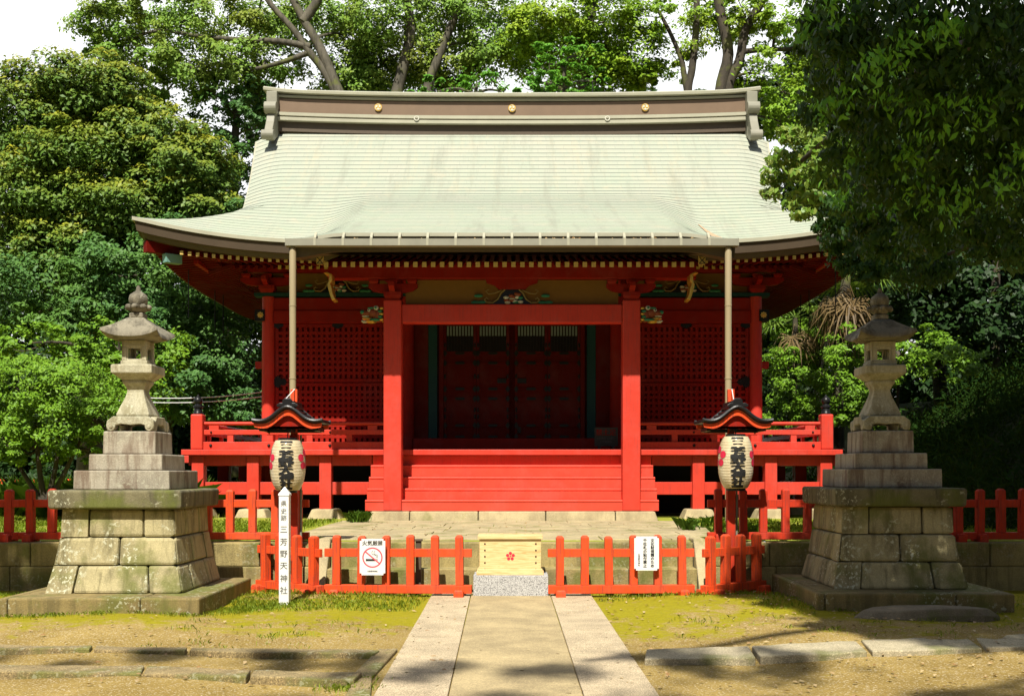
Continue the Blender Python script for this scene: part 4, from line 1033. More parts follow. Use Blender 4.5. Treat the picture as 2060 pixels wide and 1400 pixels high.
# ================================================================== FENCES
def fence(p0, p1, z, posts, label, group, mat_=FENCE, hgt=.79, feet=(0, -1), ext=(.15, .15), lean=0, pw=.10, rail=(.515, .62), low=(.05, .155), foot_len=.22):
    """low picket fence panel; posts are distances along p0-p1"""
    dx, dy = p1[0]-p0[0], p1[1]-p0[1]; ln = math.hypot(dx, dy); an = math.atan2(dy, dx)
    r = thing('fence_panel', label, 'fence', (p0[0], p0[1], z), an, group)
    dz = (lean)/ln
    def zz(x): return dz*x
    for x in posts:
        b = MB(); h = pw/2; q = zz(x); e = random.uniform(-.004, .004)
        e *= 2.2; b.box(x-h, x+h, -h, h, low[1]+q+.001, hgt-.025+q+e); b.frus(x, 0, hgt-.0249+q+e, hgt+q+e, h, h, h*.55, h*.55)
        lx, ly = random.uniform(-.014, .014), random.uniform(-.010, .010)
        b.v = [(vx+lx*(vz-low[1]), vy+ly*(vz-low[1]), vz) for vx, vy, vz in b.v]
        o = b.build('post', mat_, r, origin=(0,0,0), bevel=.005); o.location = (0,0,0)
    for nm, (a, c) , th in (('top_rail', rail, .055), ('bottom_rail', low, .11)):
        b = MB(); x0, x1 = posts[0]-ext[0], posts[-1]+ext[1]; y0 = -th/2
        b.add([(x0,y0,a+zz(x0)),(x1,y0,a+zz(x1)),(x1,-y0,a+zz(x1)),(x0,-y0,a+zz(x0)),(x0,y0,c+zz(x0)),(x1,y0,c+zz(x1)),(x1,-y0,c+zz(x1)),(x0,-y0,c+zz(x0))],
              [(0,3,2,1),(4,5,6,7),(0,1,5,4),(1,2,6,5),(2,3,7,6),(3,0,4,7)])
        o = b.build(nm, mat_, r, origin=(0,0,0), bevel=.005); o.location = (0,0,0)
    for k in feet:
        x = posts[k]; b = MB(); b.box(x-.06, x+.06, -foot_len, foot_len, -.03, .085); b.frus(x, -foot_len+.05, .0852, .11, .06, .05, .045, .04)
        o = b.build('foot', mat_, r, origin=(0,0,0), bevel=.006); o.location = (0,0,0)
    return r
FG = 'low red fence panels around the front of the approach'
d_ = 13.42; s_ = d_/F
fl_p = [X(px, d_)-X(676, d_) for px in (676, 726.5, 776.5, 825.7, 875.7, 925.4)]
fence((X(676, d_), d_+.05), (X(925.4, d_), d_-.02), 0, fl_p, 'low red fence panel holding the no smoking sign, left of the offertory box', FG, ext=(.155, .155))
fr_p = [X(px, d_)-X(1126, d_) for px in (1126, 1176, 1225, 1274.6, 1324, 1373)]
fence((X(1126, d_), d_-.02), (X(1373, d_), d_+.03), 0, fr_p, 'low red fence panel holding the notice in vertical writing, right of the offertory box', FG, ext=(.155, .155))
a_ = (X(534.6, 14.02), 14.02); b_ = (X(631, 13.42), 13.42); ln = math.hypot(b_[0]-a_[0], b_[1]-a_[1])
fence(a_, b_, 0.0, [0, ln*.31, ln*.66, ln], 'short angled red fence panel behind the white marker post', FG, ext=(.15, .14), foot_len=.2)
a_ = (X(1430, 13.42), 13.42); b_ = (X(1522, 13.95), 13.95); ln = math.hypot(b_[0]-a_[0], b_[1]-a_[1])
fence(a_, b_, 0.0, [0, ln*.31, ln*.65, ln], 'short angled red fence panel in front of the right lantern stand', FG, ext=(.14, .14), foot_len=.2)
TG = 'red fence panels along the terrace edge'; d_ = 14.4
def terr(pxs, label, mat_=FENCED, d=14.4, ext=(.15, .15), hg=.72):
    q = [X(p, d)-X(pxs[0], d) for p in pxs]
    return fence((X(pxs[0], d), d), (X(pxs[-1], d), d), TZ, q, label, TG, mat_, hgt=hg, rail=(.47, .575), low=(.03, .125), ext=ext, foot_len=.15)
terr([328, 373, 419, 463, 508, 554, 600], 'red terrace fence panel right of the left stone lantern, ending at the paper lantern', FENCE)
terr([62, 105, 150, 195, 240, 283], 'red terrace fence panel mostly hidden behind the left stone lantern', FENCED)
terr([-205, -160, -116, -72, -27, 18], 'red terrace fence panel entering at the left edge of the photo', FENCED)
terr([1445, 1495, 1535, 1580, 1624, 1668], 'red terrace fence panel left of the right stone lantern, beside the lantern stand', FENCED)
terr([1712, 1756, 1800, 1843, 1886, 1928], 'red terrace fence panel hidden behind the right stone lantern pedestal', FENCED)
terr([1971, 2014, 2057, 2100, 2143, 2186], 'red terrace fence panel at the right edge of the photo', FENCED)
for k, (x0, lab) in enumerate(((-13.4, 'far red fence panel on the left lawn under the shrub, at the photo edge'), (-11.3, 'far red fence panel on the left lawn, just left of the stone lantern'))):
    fence((x0, 23.2-k*.1), (x0+1.9, 23.1-k*.1), TZ, [0, .38, .76, 1.14, 1.52, 1.9], lab, 'far red fence panels on the left lawn', FENCE, hgt=.80)
# ================================================================== OFFERTORY BOX
d_ = 13.33; gb = MB(); gx0, gx1 = X(952, d_), X(1103, d_); gb.box(gx0, gx1, d_, d_+.50, -.02, .285)
tag(gb.build('granite_block', GRANITE, origin=(0, d_+.25, 0), bevel=.008), 'speckled grey granite block under the wooden offertory box', 'stone block')
bx = thing('offertory_box', 'pale cypress offertory box with a red plum crest and iron studs on a granite block', 'offertory box', (0, d_+.25, .285)); yb = d_+.05
b = MB(); x0, x1 = X(958.5, d_+.03), X(1094, d_+.03); b.box(x0, x1, d_+.025, d_+.475, .2852, .335); b.box(x0+.018, x1-.018, d_+.037, d_+.463, .3352, .365); b.build('base_moulding', WOOD, bx, bevel=.006)
b = MB(); x0, x1 = X(964.5, yb), X(1088.5, yb); b.box(x0, x1, yb, d_+.45, .3655, .745); b.build('body', WOOD, bx, bevel=.005)
b = MB(); b.box(x0-.022, x1+.022, yb-.025, d_+.475, .7452, .795)
lid = b.build('lid', WOOD, bx, bevel=.005)
b = MB()
for k in range(7): x = lerp(x0+.06, x1-.06, k/6); b.box(x-.02, x+.02, yb+.05, d_+.42, .7955, .80)
b.build('slat', WOOD, lid)
b = MB()
for px in (975.5, 1078):
    for py in (1093.5, 1106.5, 1119, 1131.5, 1144.5): b.ball((X(px, yb), yb-.002, Z(py, yb)), (.011, .009, .011), 0, 12, 8)
b.build_each('stud', BLKM, bx, smooth=True)
def plum(mb, cx, y, cz, r, mi=0):
    for k in range(5):
        a = math.pi/2+2*math.pi*k/5; x, z = cx+r*.64*math.cos(a), cz+r*.64*math.sin(a)
        mb.prism([(x+r*.335*math.cos(2*math.pi*q/18), z+r*.335*math.sin(2*math.pi*q/18)) for q in range(18)], y-.002, y, mi)
        mb.bar((cx+r*.08*math.cos(a), y-.001, cz+r*.08*math.sin(a)), (cx+r*.34*math.cos(a), y-.001, cz+r*.34*math.sin(a)), r*.05, .002, mi, up=(0, -1, 0))
    mb.prism([(cx+r*.10*math.cos(2*math.pi*q/14), cz+r*.10*math.sin(2*math.pi*q/14)) for q in range(14)], y-.002, y, mi)
b = MB(); plum(b, X(1026.8, yb), yb-.001, Z(1118.5, yb), .060); b.build('plum_crest', REDINK, bx)
# ================================================================== SIGNS
d_ = 13.30; sg = thing('no_smoking_sign', 'white no smoking sign with a red barred circle tied to the left red fence', 'sign', (X(749, d_), d_, Z(1120, d_)))
def plate(x0, x1, z0, z1, y, notch, m, parent, name='plate'):
    b = MB(); n = notch
    b.prism([(x0, z0+n), (x0+n, z0+n), (x0+n, z0), (x1-n, z0), (x1-n, z0+n), (x1, z0+n), (x1, z1-n), (x1-n, z1-n), (x1-n, z1), (x0+n, z1), (x0+n, z1-n), (x0, z1-n)], y, y+.006)
    return b.build(name, m, parent)
x0, x1, z0, z1 = X(723.5, d_), X(775, d_), Z(1156.5, d_), Z(1083.5, d_); plate(x0, x1, z0, z1, d_, .024, SIGNW, sg)
b = MB(); cx, cz = X(749.3, d_), Z(1121, d_); r0, r1 = .112, .130; n = 40
for k in range(n):
    a, c = 2*math.pi*k/n, 2*math.pi*(k+1)/n
    b.add([(cx+r0*math.cos(a), d_-.0015, cz+r0*math.sin(a)), (cx+r1*math.cos(a), d_-.0015, cz+r1*math.sin(a)), (cx+r1*math.cos(c), d_-.0015, cz+r1*math.sin(c)), (cx+r0*math.cos(c), d_-.0015, cz+r0*math.sin(c))], [(0,1,2,3)])
q = math.radians(-40); b.bar((cx-.116*math.cos(q), d_-.0025, cz-.116*math.sin(q)), (cx+.116*math.cos(q), d_-.0025, cz+.116*math.sin(q)), .016, .001, 0, up=(0, -1, 0))
b.build('barred_circle', PINK, sg)
b = MB(); b.box(cx-.085, cx+.035, d_-.0018, d_-.0012, cz-.045, cz-.018); b.box(cx+.041, cx+.05, d_-.0018, d_-.0012, cz-.045, cz-.018); b.box(cx+.056, cx+.064, d_-.0018, d_-.0012, cz-.045, cz-.018)
for off in (0, .028):
    pth = [(cx+.045+off*.6, d_-.0015, cz-.008), (cx+.05+off*.6, d_-.0015, cz+.02), (cx+.03+off, d_-.0015, cz+.035), (cx-.005+off, d_-.0015, cz+.04), (cx-.01+off, d_-.0015, cz+.065), (cx+.005+off, d_-.0015, cz+.085)]
    for p, w in zip(pth, pth[1:]): b.bar(p, w, .005, .0006, 0, up=(0, -1, 0))
b.build('cigarette_symbol', INK, sg)
b = MB(); letters(b, '火気厳禁', .066, cx, d_-.0015, Z(1092, d_), bold=.0022); b.build('lettering', INKG, sg, recalc=False); b = MB(); letters(b, '三芳野天神社', .022, cx, d_-.0015, Z(1148.5, d_), bold=.0008); b.build('small_lettering', INKG, sg, recalc=False)
b = MB()
for x in (x0+.012, x1-.012):
    for z in (z0+.012, z1-.012): b.ball((x, d_+.01, z), (.008, .012, .008), 0, 8, 6)
b.build_each('fixing_screw', BLKM, sg)
sg = thing('notice_sign', 'white notice with three columns of vertical black writing on the right red fence', 'sign', (X(1301, d_), d_, Z(1113, d_)))
x0, x1, z0, z1 = X(1276, d_), X(1325.5, d_), Z(1147, d_), Z(1078.5, d_); plate(x0, x1, z0, z1, d_, .022, SIGNW, sg)
b = MB(); letters(b, '文化財保護のため', .047, X(1312.5, d_), d_-.0015, Z(1112, d_), True, .98, bold=.0022); letters(b, '千社札の貼付禁止', .047, X(1297.5, d_), d_-.0015, Z(1112, d_), True, .98, bold=.0022)
b.build('lettering', INK, sg, recalc=False); b = MB(); letters(b, '三芳野天神社', .024, X(1285.5, d_), d_-.0015, Z(1126, d_), True, 1.1, bold=.0008); b.build('small_lettering', INK, sg, recalc=False)
b = MB()
for x in (x0+.012, x1-.012):
    for z in (z0+.012, z1-.012): b.ball((x, d_+.01, z), (.008, .012, .008), 0, 8, 6)
b.build_each('fixing_screw', BLKM, sg)
d_ = 22.3; sg = thing('floor_sign', 'dark wooden sign with red writing on the hall floor behind the right pillar', 'sign', (X(1219, d_), d_, 2.07))
b = MB(); b.box(X(1196, d_), X(1243, d_), d_, d_+.03, 2.16, 2.56); b.box(X(1203, d_), X(1208, d_), d_-.05, d_+.15, 2.071, 2.16); b.box(X(1231, d_), X(1236, d_), d_-.05, d_+.15, 2.071, 2.16); b.build('board', plain('dark_sign_wood', (.06, .055, .045), .7), sg)
b = MB(); letters(b, '禁土足', .145, X(1219, d_), d_-.002, 2.455, bold=.004); b.build('lettering', REDD, sg, recalc=False)
b = MB(); letters(b, '土足厳禁でお願い', .05, X(1219, d_), d_-.002, 2.33, bold=.002); letters(b, '三芳野神社', .055, X(1219, d_), d_-.002, 2.255, bold=.002); b.build('small_lettering', INKG, sg, recalc=False)
# ================================================================== WHITE MARKER POST
d_ = 12.36; mk = thing('marker_post', 'white square wooden marker post with pointed top and vertical black writing', 'marker post', (X(573, d_), d_, 0)); x = X(573, d_); h = .058
b = MB(); b.box(x-h, x+h, d_-h, d_+h, -.05, 1.325); b.build('post', WPAINT, mk, bevel=.004)
b = MB(); b.frus(x, d_, 1.326, 1.345, h+.006, h+.006, h+.006, h+.006); b.frus(x, d_, 1.3452, 1.43, h+.006, h+.006, .004, .004); b.build('pointed_cap', WPAINT, mk)
b = MB(); yl = d_-h-.0012
for ch, py in zip('県史跡', (1012.5, 1027.5, 1041)): letters(b, ch, .072, x, yl, Z(py, d_), squash=1.0, bold=.0006)
for ch, py in zip('三芳野天神社', (1064, 1089, 1113, 1137, 1162, 1186)): letters(b, ch, .092, x, yl, Z(py, d_), bold=.001)
b.build('lettering', INKG, mk, recalc=False)
# ================================================================== PAPER LANTERNS ON ROOFED STANDS
def stand(px, pl, label, rz=0):
    d = 13.98; x = X(px, d)
    r = thing('lantern_stand', label, 'lantern stand', (x, d, 0), rz, 'roofed stands for paper lanterns')
    L = lambda b, n, m, par=r, **k: b.build(n, m, par, origin=(0, 0, 0) if par is r else (0,0,0), **k)
    def fin(o): o.location = (0, 0, 0); return o
    b = MB(); b.box(-.055, .055, -.055, .055, -.05, 2.10); fin(L(b, 'post', FENCED, bevel=.006))
    b = MB(); b.box(-.045, .045, -.03, .03, 2.10, 2.71); fin(L(b, 'red_board', FENCE, bevel=.005))
    b = MB(); b.tube([(.085, .02, .0), (.085, .02, 2.1)], .014, 8); fin(L(b, 'conduit', GUT))
    W_, dp = .46, .30
    def prof(u): return 2.215+.205*math.exp(-(u/.44)**2)+.035*abs(u)**4
    us = np.linspace(-1, 1, 33)
    top = [(u*W_, prof(u)+.03) for u in us]; bot = [(u*W_, prof(u)-.005) for u in us]
    b = MB(); b.prism(top+bot[::-1], -dp-.13, dp-.13); rf = fin(L(b, 'roof', BLACK))
    b = MB()
    for u in np.linspace(-.93, .93, 15): b.tube([(u*W_, -dp-.145, prof(u)+.038), (u*W_, dp-.13, prof(u)+.038)], .016, 8)
    for k in (-1, 1):
        pth = [(u*W_, k*dp-.13-.012*(k < 0), prof(u)+.032) for u in us]; b.tube(pth, .024, 8)
    fin(L(b, 'roof_tile', BLACK, rf))
    b = MB(); o1 = [(u*W_*.96, prof(u)-.008) for u in us]; o2 = [(u*W_*.94, prof(u)-.062-.02*(1-abs(u))) for u in us]
    b.prism(o1+o2[::-1], -dp-.115, -dp-.085); b.prism(o1+o2[::-1], dp-.19, dp-.16); [fin(o_) for o_ in b.build_each('bargeboard', FENCE, rf, origin=(0, 0, 0))]
    b = MB(); gp = [(.62*u*W_, prof(.62*u)-.075-.012*math.cos(u*20)) for u in us]; b.prism([(x_, z) for x_, z in gp]+[(.45*W_, 2.20), (-.45*W_, 2.20)], -dp-.06, -dp-.045)
    fin(L(b, 'carved_gable', REDD, rf))
    b = MB(); b.prism([(-.13, 2.45), (-.14, 2.475), (-.10, 2.50), (-.065, 2.50), (-.06, 2.535), (-.035, 2.56), (.035, 2.56), (.06, 2.535), (.065, 2.50), (.10, 2.50), (.14, 2.475), (.13, 2.45)], -dp-.15, -dp-.09)
    b.box(-.075, .075, -dp-.089, dp-.14, 2.455, 2.53); b.box(-.10, .10, -dp-.089, dp-.14, 2.44, 2.47); fin(L(b, 'ridge_ornament', BLACK, rf, bevel=.006))
    b = MB()
    for k in (-1, 1): b.bar((k*.36, -.36, 2.165), (k*.36, .10, 2.165), .05, .05)
    b.bar((-.36, 0.0, 2.155), (.36, 0.0, 2.155), .05, .05); b.bar((0, -.32, 2.155), (0, .055, 2.155), .045, .05); [fin(o_) for o_ in b.build_each('cross_arm', BLACK, r, origin=(0, 0, 0))]
    b = MB(); b.tube([(-.04, -.37, 2.55), (.01, -.03, 2.71)], .006, 5); fin(L(b, 'stay_wire', WPAINT))
    return r
stand(592, 579, 'red lantern stand with a small curved black roof behind the white marker post')
stand(1470, 1480, 'red lantern stand with a small curved black roof left of the right stone lantern')
def lrad(z):                                             # z in 0..1
    return .228*max(.0, 1-abs(2*z-1.02)**2.6*.62)**.62
def paper_lantern(px, py0, py1, label, tw):
    d = 13.72; x = X(px, d); zt, zb = Z(py0, d), Z(py1, d); h = zt-zb
    r = thing('paper_lantern', label, 'paper lantern', (x, d, zb), tw, 'paper lanterns hanging from roofed stands')
    b = MB(); pr = []; nr = 34
    for k in range(nr*2+1):
        t = .045+.91*k/(nr*2); pr.append((lrad(t)+(.0035 if k % 2 else -.001), t*h))
    b.lathe(pr, 0, 0, 40); o = b.build('paper_body', PAPER, r, origin=(0,0,0), smooth=True); o.location = (0,0,0)
    b = MB(); b.lathe([(.105, 0), (.125, .0), (.128, .055*h), (.11, .055*h)], 0, 0, 28); b.lathe([(.11, .945*h), (.128, .945*h), (.125, h), (.10, h)], 0, 0, 28); o2 = b.build('black_hoop', BLACK, o, origin=(0,0,0)); o2.location = (0,0,0)
    b = MB(); b.tube([(0, 0, h), (0, .0, h+.05), (.0, .06, h+.09)], .008, 6); o2 = b.build('hook', BLKM, o, origin=(0,0,0)); o2.location = (0,0,0)
    def wrap(vs, off, a0=0):
        out = []
        for x_, _, z in vs:
            t = min(.97, max(.03, z/h)); rr = lrad(t)+off; a = a0+x_/.215; out.append((rr*math.sin(a), -rr*math.cos(a), z))
        return out
    b = MB(); zz_ = h*.885
    for ch, sc in zip('三芳野天神社', (.145, .155, .155, .145, .155, .145)):
        vs, fs = text_mesh(ch, sc)
        for k, (dx, dz) in enumerate(((0, 0), (.007, 0), (-.007, 0), (0, .004), (0, -.004), (.0125, 0), (-.0125, 0))):
            b.add(wrap([(v[0]*1.2+dx, 0, v[1]*.86+zz_-.05+dz) for v in vs], .0075+.0003*k), fs)
        zz_ -= h*.132
    for q in (.075, .925):
        vs = [(-.10+.2*i/8, 0, q*h+s*.012) for s in (-1, 1) for i in range(9)]; b.add(wrap(vs, .006), [(i, i+1, 10+i, 9+i) for i in range(8)])
    o2 = b.build('brush_lettering', INK, o, origin=(0,0,0), recalc=False); o2.location = (0,0,0)
    b = MB()
    for a0 in (-1.35, 1.35):
        for k in range(5):
            a = math.pi/2+2*math.pi*k/5; cx_, cz_ = .092*math.cos(a), h*.60+.092*math.sin(a)
            vs = [(cx_, 0, cz_)]+[(cx_+.05*math.cos(2*math.pi*q/16), 0, cz_+.05*math.sin(2*math.pi*q/16)) for q in range(16)]
            b.add(wrap(vs, .0065, a0), [(0, 1+q, 1+(q+1) % 16) for q in range(16)])
    o2 = b.build('plum_crest', CLOUDP, o, origin=(0,0,0), recalc=False); o2.location = (0,0,0)
    return r
paper_lantern(579, 881, 991, 'weathered paper lantern with black brush characters above the white marker post', R(6))
paper_lantern(1480, 873, 987, 'weathered paper lantern with black brush characters hanging near the right stone lantern', R(-4))
# brown metal posts behind the left fence panel
mp = thing('metal_post', 'dark brown metal post behind the left fence panel by the stone steps', 'post', (X(842, 13.7), 13.7, 0)); x = X(842, 13.7)
b = MB(); b.box(x-.036, x+.036, 13.66, 13.74, -.02, .70); b.build('shaft', COPD, mp, bevel=.005)
b = MB(); b.box(x-.05, x+.05, 13.64, 13.76, .7005, .725); b.build('cap', COPD, mp, bevel=.004)
for i, (z0, z1, lab) in enumerate(((797, 786, 'upper of two thin cables strung between the shrine and the left trees'), (806, 795, 'lower of two thin cables strung between the shrine and the left trees'))):
    b = MB(); a = Vector(P(240, z0, 24.0)); c = Vector(P(545, z1, 23.6)); b.tube([a.lerp(c, t)-Vector((0, 0, .10*4*t*(1-t))) for t in np.linspace(0, 1, 14)], .011, 6)
    tag(b.build('cable', WPAINT, origin=tuple(a)), lab, 'cable')
# ================================================================== VEGETATION
def unit(n, r=rng):
    v = r.normal(size=(n, 3)); return v/np.linalg.norm(v, axis=1)[:, None]
def leaf_quads(C, Nn, L, W, droop=.25):
    """one folded diamond leaf per centre"""
    n = len(C); t = unit(n); t = t-(t*Nn).sum(1)[:, None]*Nn; t /= np.linalg.norm(t, axis=1)[:, None]+1e-9
    t[:, 2] -= droop; t /= np.linalg.norm(t, axis=1)[:, None]
    b = np.cross(Nn, t); b /= np.linalg.norm(b, axis=1)[:, None]+1e-9; up = np.cross(t, b)
    L = L[:, None]; W = W[:, None]
    V = np.stack([C-t*L*.5, C+b*W*.5+up*W*.12-t*L*.06, C+t*L*.5-up*L*.08, C-b*W*.5+up*W*.12-t*L*.06], 1).reshape(-1, 3)
    return V, np.arange(4*n).reshape(n, 4)
def crown_pts(blobs, per, leaf_n, csize=(.22, .40), flat=.6, shell=.55, upb=.55, core=0):
    """blobs: (cx,cy,cz,rx,ry,rz). per: clumps per m^3-ish; returns leaf centres, normals, clump ids, height in clump"""
    PC, NN, HH = [], [], []
    for cx, cy, cz, rx, ry, rz in blobs:
        k = max(6, int(per*(rx*ry+ry*rz+rx*rz)))
        d = unit(k); rad = shell+(1-shell)*rng.random(k)**.6
        cc = np.array([cx, cy, cz])+d*rad[:, None]*np.array([rx, ry, rz])
        cr = rng.uniform(*csize, size=k)*min(rx, rz)*1.0
        nl = rng.poisson(leaf_n, k)+3
        idx = np.repeat(np.arange(k), nl); m = len(idx)
        q = unit(m); q[:, 2] = np.abs(q[:, 2])*np.where(rng.random(m) < .78, 1, -1)
        rr = rng.random(m)**.40
        off = q*(rr*cr[idx])[:, None]; off[:, 2] *= flat
        PC.append(cc[idx]+off); nn = q*.40+d[idx]*.30+np.array([-.05, -.38, upb+.12])+unit(m)*.55; NN.append(nn/np.linalg.norm(nn, axis=1)[:, None])
        HH.append(np.clip(q[:, 2]*rr, 0, 1)*np.clip(.55+d[idx, 2]*.8, 0, 1))
        if core:                                              # loose leaves through the whole volume
            m = int(core*rx*ry*rz*leaf_n); q = unit(m)*(rng.random(m)**.4)[:, None]*.92
            PC.append(np.array([cx, cy, cz])+q*np.array([rx, ry, rz])); nn = q*.4+np.array([-.05, -.38, upb+.1])+unit(m)*.6
            NN.append(nn/np.linalg.norm(nn, axis=1)[:, None]); HH.append(np.clip(q[:, 2], 0, 1)*.6)
    return np.concatenate(PC), np.concatenate(NN), np.concatenate(HH)
def crown(name, parent, blobs, mat_, leaf=(.20, .12), per=2.0, leaf_n=70, dens=1.0, tint=False, csize=(.22, .40), flat=.6, shell=.55, upb=.55, droop=.25, hide=None, core=2.2):
    C, Nn, Hh = crown_pts(blobs, per, leaf_n*dens, csize, flat, shell, upb, core)
    if hide is not None: k = ~hide(C); C, Nn, Hh = C[k], Nn[k], Hh[k]
    s = rng.uniform(.65, 1.25, len(C)); V, Q = leaf_quads(C, Nn, leaf[0]*s, leaf[1]*s, droop)
    V = V-np.array(wloc(parent)) if parent is not None else V
    me = mesh_np(name, V, Q, mat_, tint=(Hh**.8*rng.uniform(.35, 1.0, len(Hh)) if tint else None))
    return obj_np(name, me, parent)
def PB(px, py, d, rx, ry, dep): s = d/F; c = P(px, py, d); return (c[0], d, c[2], rx*s, dep, ry*s)
def limb(mb, pts, r0, r1, seg=9):
    n = len(pts); sm = []
    for i in range(n-1):
        for k in range(4):
            t = k/4; p0, p1, p2, p3 = (Vector(pts[max(0, i-1)]), Vector(pts[i]), Vector(pts[i+1]), Vector(pts[min(n-1, i+2)]))
            sm.append(.5*((2*p1)+(p2-p0)*t+(2*p0-5*p1+4*p2-p3)*t*t+(3*p1-p0-3*p2+p3)*t**3))
    sm.append(Vector(pts[-1])); m = len(sm)
    mb.tube(sm, [r0+(r1-r0)*(i/(m-1))**.8 for i in range(m)], seg)
def twigs(mb, root, blobs, n, r0=.05, seed=1):
    rr = random.Random(seed)
    for b in blobs:
        for _ in range(n):
            e = Vector((b[0]+rr.uniform(-.7, .7)*b[3], b[1]+rr.uniform(-.7, .7)*b[4], b[2]+rr.uniform(-.6, .6)*b[5])); c = Vector((b[0], b[1], b[2]-b[5]*.3))
            mid = c.lerp(e, .5)+Vector((0, 0, rr.uniform(-.1, .25)*b[5])); limb(mb, [c, mid, e], r0, r0*.25, 5)
def tree(name, label, base, limbs, blobs, mat_, bark, tw=2, group=None, cat='tree', **kw):
    """limbs: list of (points in photo px with distance, r0, r1)"""
    r = thing(name, label, cat, base, 0, group)
    mb = MB()
    for pts, r0, r1 in limbs: limb(mb, pts, r0, r1)
    if tw:
        samp = []
        for pts, r0, r1 in limbs:
            for i in range(len(pts)-1):
                for t in (0, .25, .5, .75): samp.append(Vector(pts[i]).lerp(Vector(pts[i+1]), t))
            samp.append(Vector(pts[-1]))
        for b in blobs:
            c = Vector(b[:3]); st = min(samp, key=lambda q: (q-c).length+max(0, q.z-c.z)*1.5)
            limb(mb, [st, st.lerp(c, .5)+Vector((0, 0, .12*(c-st).length)), c], .055, .025, 6)
        twigs(mb, None, blobs, tw, r0=.026)
    mb.build('trunk', bark, r, smooth=True)
    crown('crown', r, blobs, mat_, **kw)
    return r
def S(px, py, d): return P(px, py, d)
TG_ = 'trees of the grove behind the shrine'
# --- big rounded tree on the left with yellowish flowering tops
d = 33; bl = [PB(200, 215, d, 120, 75, 2.6), PB(75, 265, d, 95, 110, 2.4), PB(320, 300, d, 110, 75, 2.2), PB(190, 320, d-1.5, 120, 70, 2.0), PB(375, 350, d-1, 85, 75, 2.0), PB(90, 400, d-1.5, 120, 80, 2.0), PB(250, 430, d-1.5, 120, 75, 2.0), PB(390, 430, d-1, 75, 90, 1.8), PB(30, 500, d-1, 90, 90, 2), PB(170, 520, d-1, 130, 80, 2)]
tree('chinquapin_tree', 'big rounded dark tree with yellowish flowering tops at the left edge', S(180, 960, d), [([S(180, 965, d), S(185, 760, d), S(195, 560, d), S(200, 380, d)], .42, .2)], bl, L_OLIVE, BARKD, tw=1, group=TG_, dens=2.0, leaf=(.17, .085), per=5.0, leaf_n=120, tint=True, csize=(.40, .62), flat=.62, shell=.70, upb=.75, core=6)
# --- zelkova with long horizontal limbs, left of the ridge
d = 35; zl = [([S(700, 960, d), S(695, 400, d), S(690, 230, d), S(672, 165, d), S(640, 90, d), S(610, 40, d), S(575, -30, d)], .27, .12),
      ([S(678, 190, d), S(650, 140, d), S(622, 105, d), S(590, 60, d), S(545, 10, d), S(520, -30, d)], .16, .08),
      ([S(625, 95, d), S(560, 84, d), S(470, 80, d), S(390, 72, d), S(320, 62, d), S(260, 80, d)], .13, .035),
      ([S(618, 108, d), S(560, 128, d), S(500, 140, d), S(440, 128, d), S(390, 150, d)], .10, .03),
      ([S(610, 45, d), S(640, 0, d), S(650, -40, d)], .18, .12)]
bl = [PB(215, 60, d, 60, 60, 2), PB(270, 25, d, 80, 45, 2.2), PB(285, 125, d, 80, 55, 2), PB(390, 35, d+1, 85, 60, 2), PB(380, 125, d, 80, 60, 2), PB(470, 150, d+1, 75, 60, 2), PB(520, 30, d+1.5, 90, 60, 2), PB(540, 130, d+1.5, 75, 60, 2), PB(640, 40, d+2, 80, 70, 2), PB(720, 90, d+2, 60, 90, 2), PB(700, 170, d+2.5, 80, 60, 2), PB(200, 110, d, 35, 45, 1.2), PB(330, 190, d+1, 70, 40, 1.5)]
tree('zelkova_tree', 'spreading tree with long bare horizontal limbs above the left end of the ridge', S(700, 960, d), zl, bl, L_MID, BARK, tw=2, group=TG_, dens=2.6, leaf=(.145, .085), per=4.2, leaf_n=60, csize=(.30, .55), flat=.8, shell=.3, upb=.5, core=.7)
# --- two stemmed tree behind the middle of the roof
d = 36; bl = [PB(770, 40, d, 70, 70, 2), PB(840, 120, d+1.5, 70, 70, 2), PB(760, 140, d+1.5, 60, 60, 2), PB(850, 20, d+1.5, 70, 50, 2), PB(730, 210, d+2, 70, 50, 2)]
tree('pale_stemmed_tree', 'tree with a thick pale trunk rising behind the ridge left of the middle crest', S(790, 960, d), [([S(785, 960, d), S(788, 400, d), S(795, 215, d), S(812, 130, d), S(826, 60, d), S(812, -30, d)], .27, .15)], bl, L_MID, BARK, tw=2, group=TG_, dens=2.6, leaf=(.145, .085), per=3.5, leaf_n=60, shell=.3, csize=(.3, .55), flat=.8, core=2.5)
bl = [PB(930, 40, d+1, 60, 60, 2), PB(980, 110, d+1, 70, 60, 2), PB(900, 140, d+1.5, 60, 60, 2), PB(1000, 25, d+1, 70, 50, 2), PB(880, 200, d+2, 70, 40, 2)]
tree('leaning_tree', 'tree with a pale leaning trunk rising just right of the thick pale trunk', S(840, 960, d), [([S(838, 960, d), S(845, 400, d), S(856, 200, d), S(885, 110, d), S(915, 35, d), S(945, -40, d)], .20, .12)], bl, L_MID, BARK, tw=2, group=TG_, dens=2.6, leaf=(.145, .085), per=3.5, leaf_n=60, shell=.3, csize=(.3, .55), flat=.8, core=2.5)
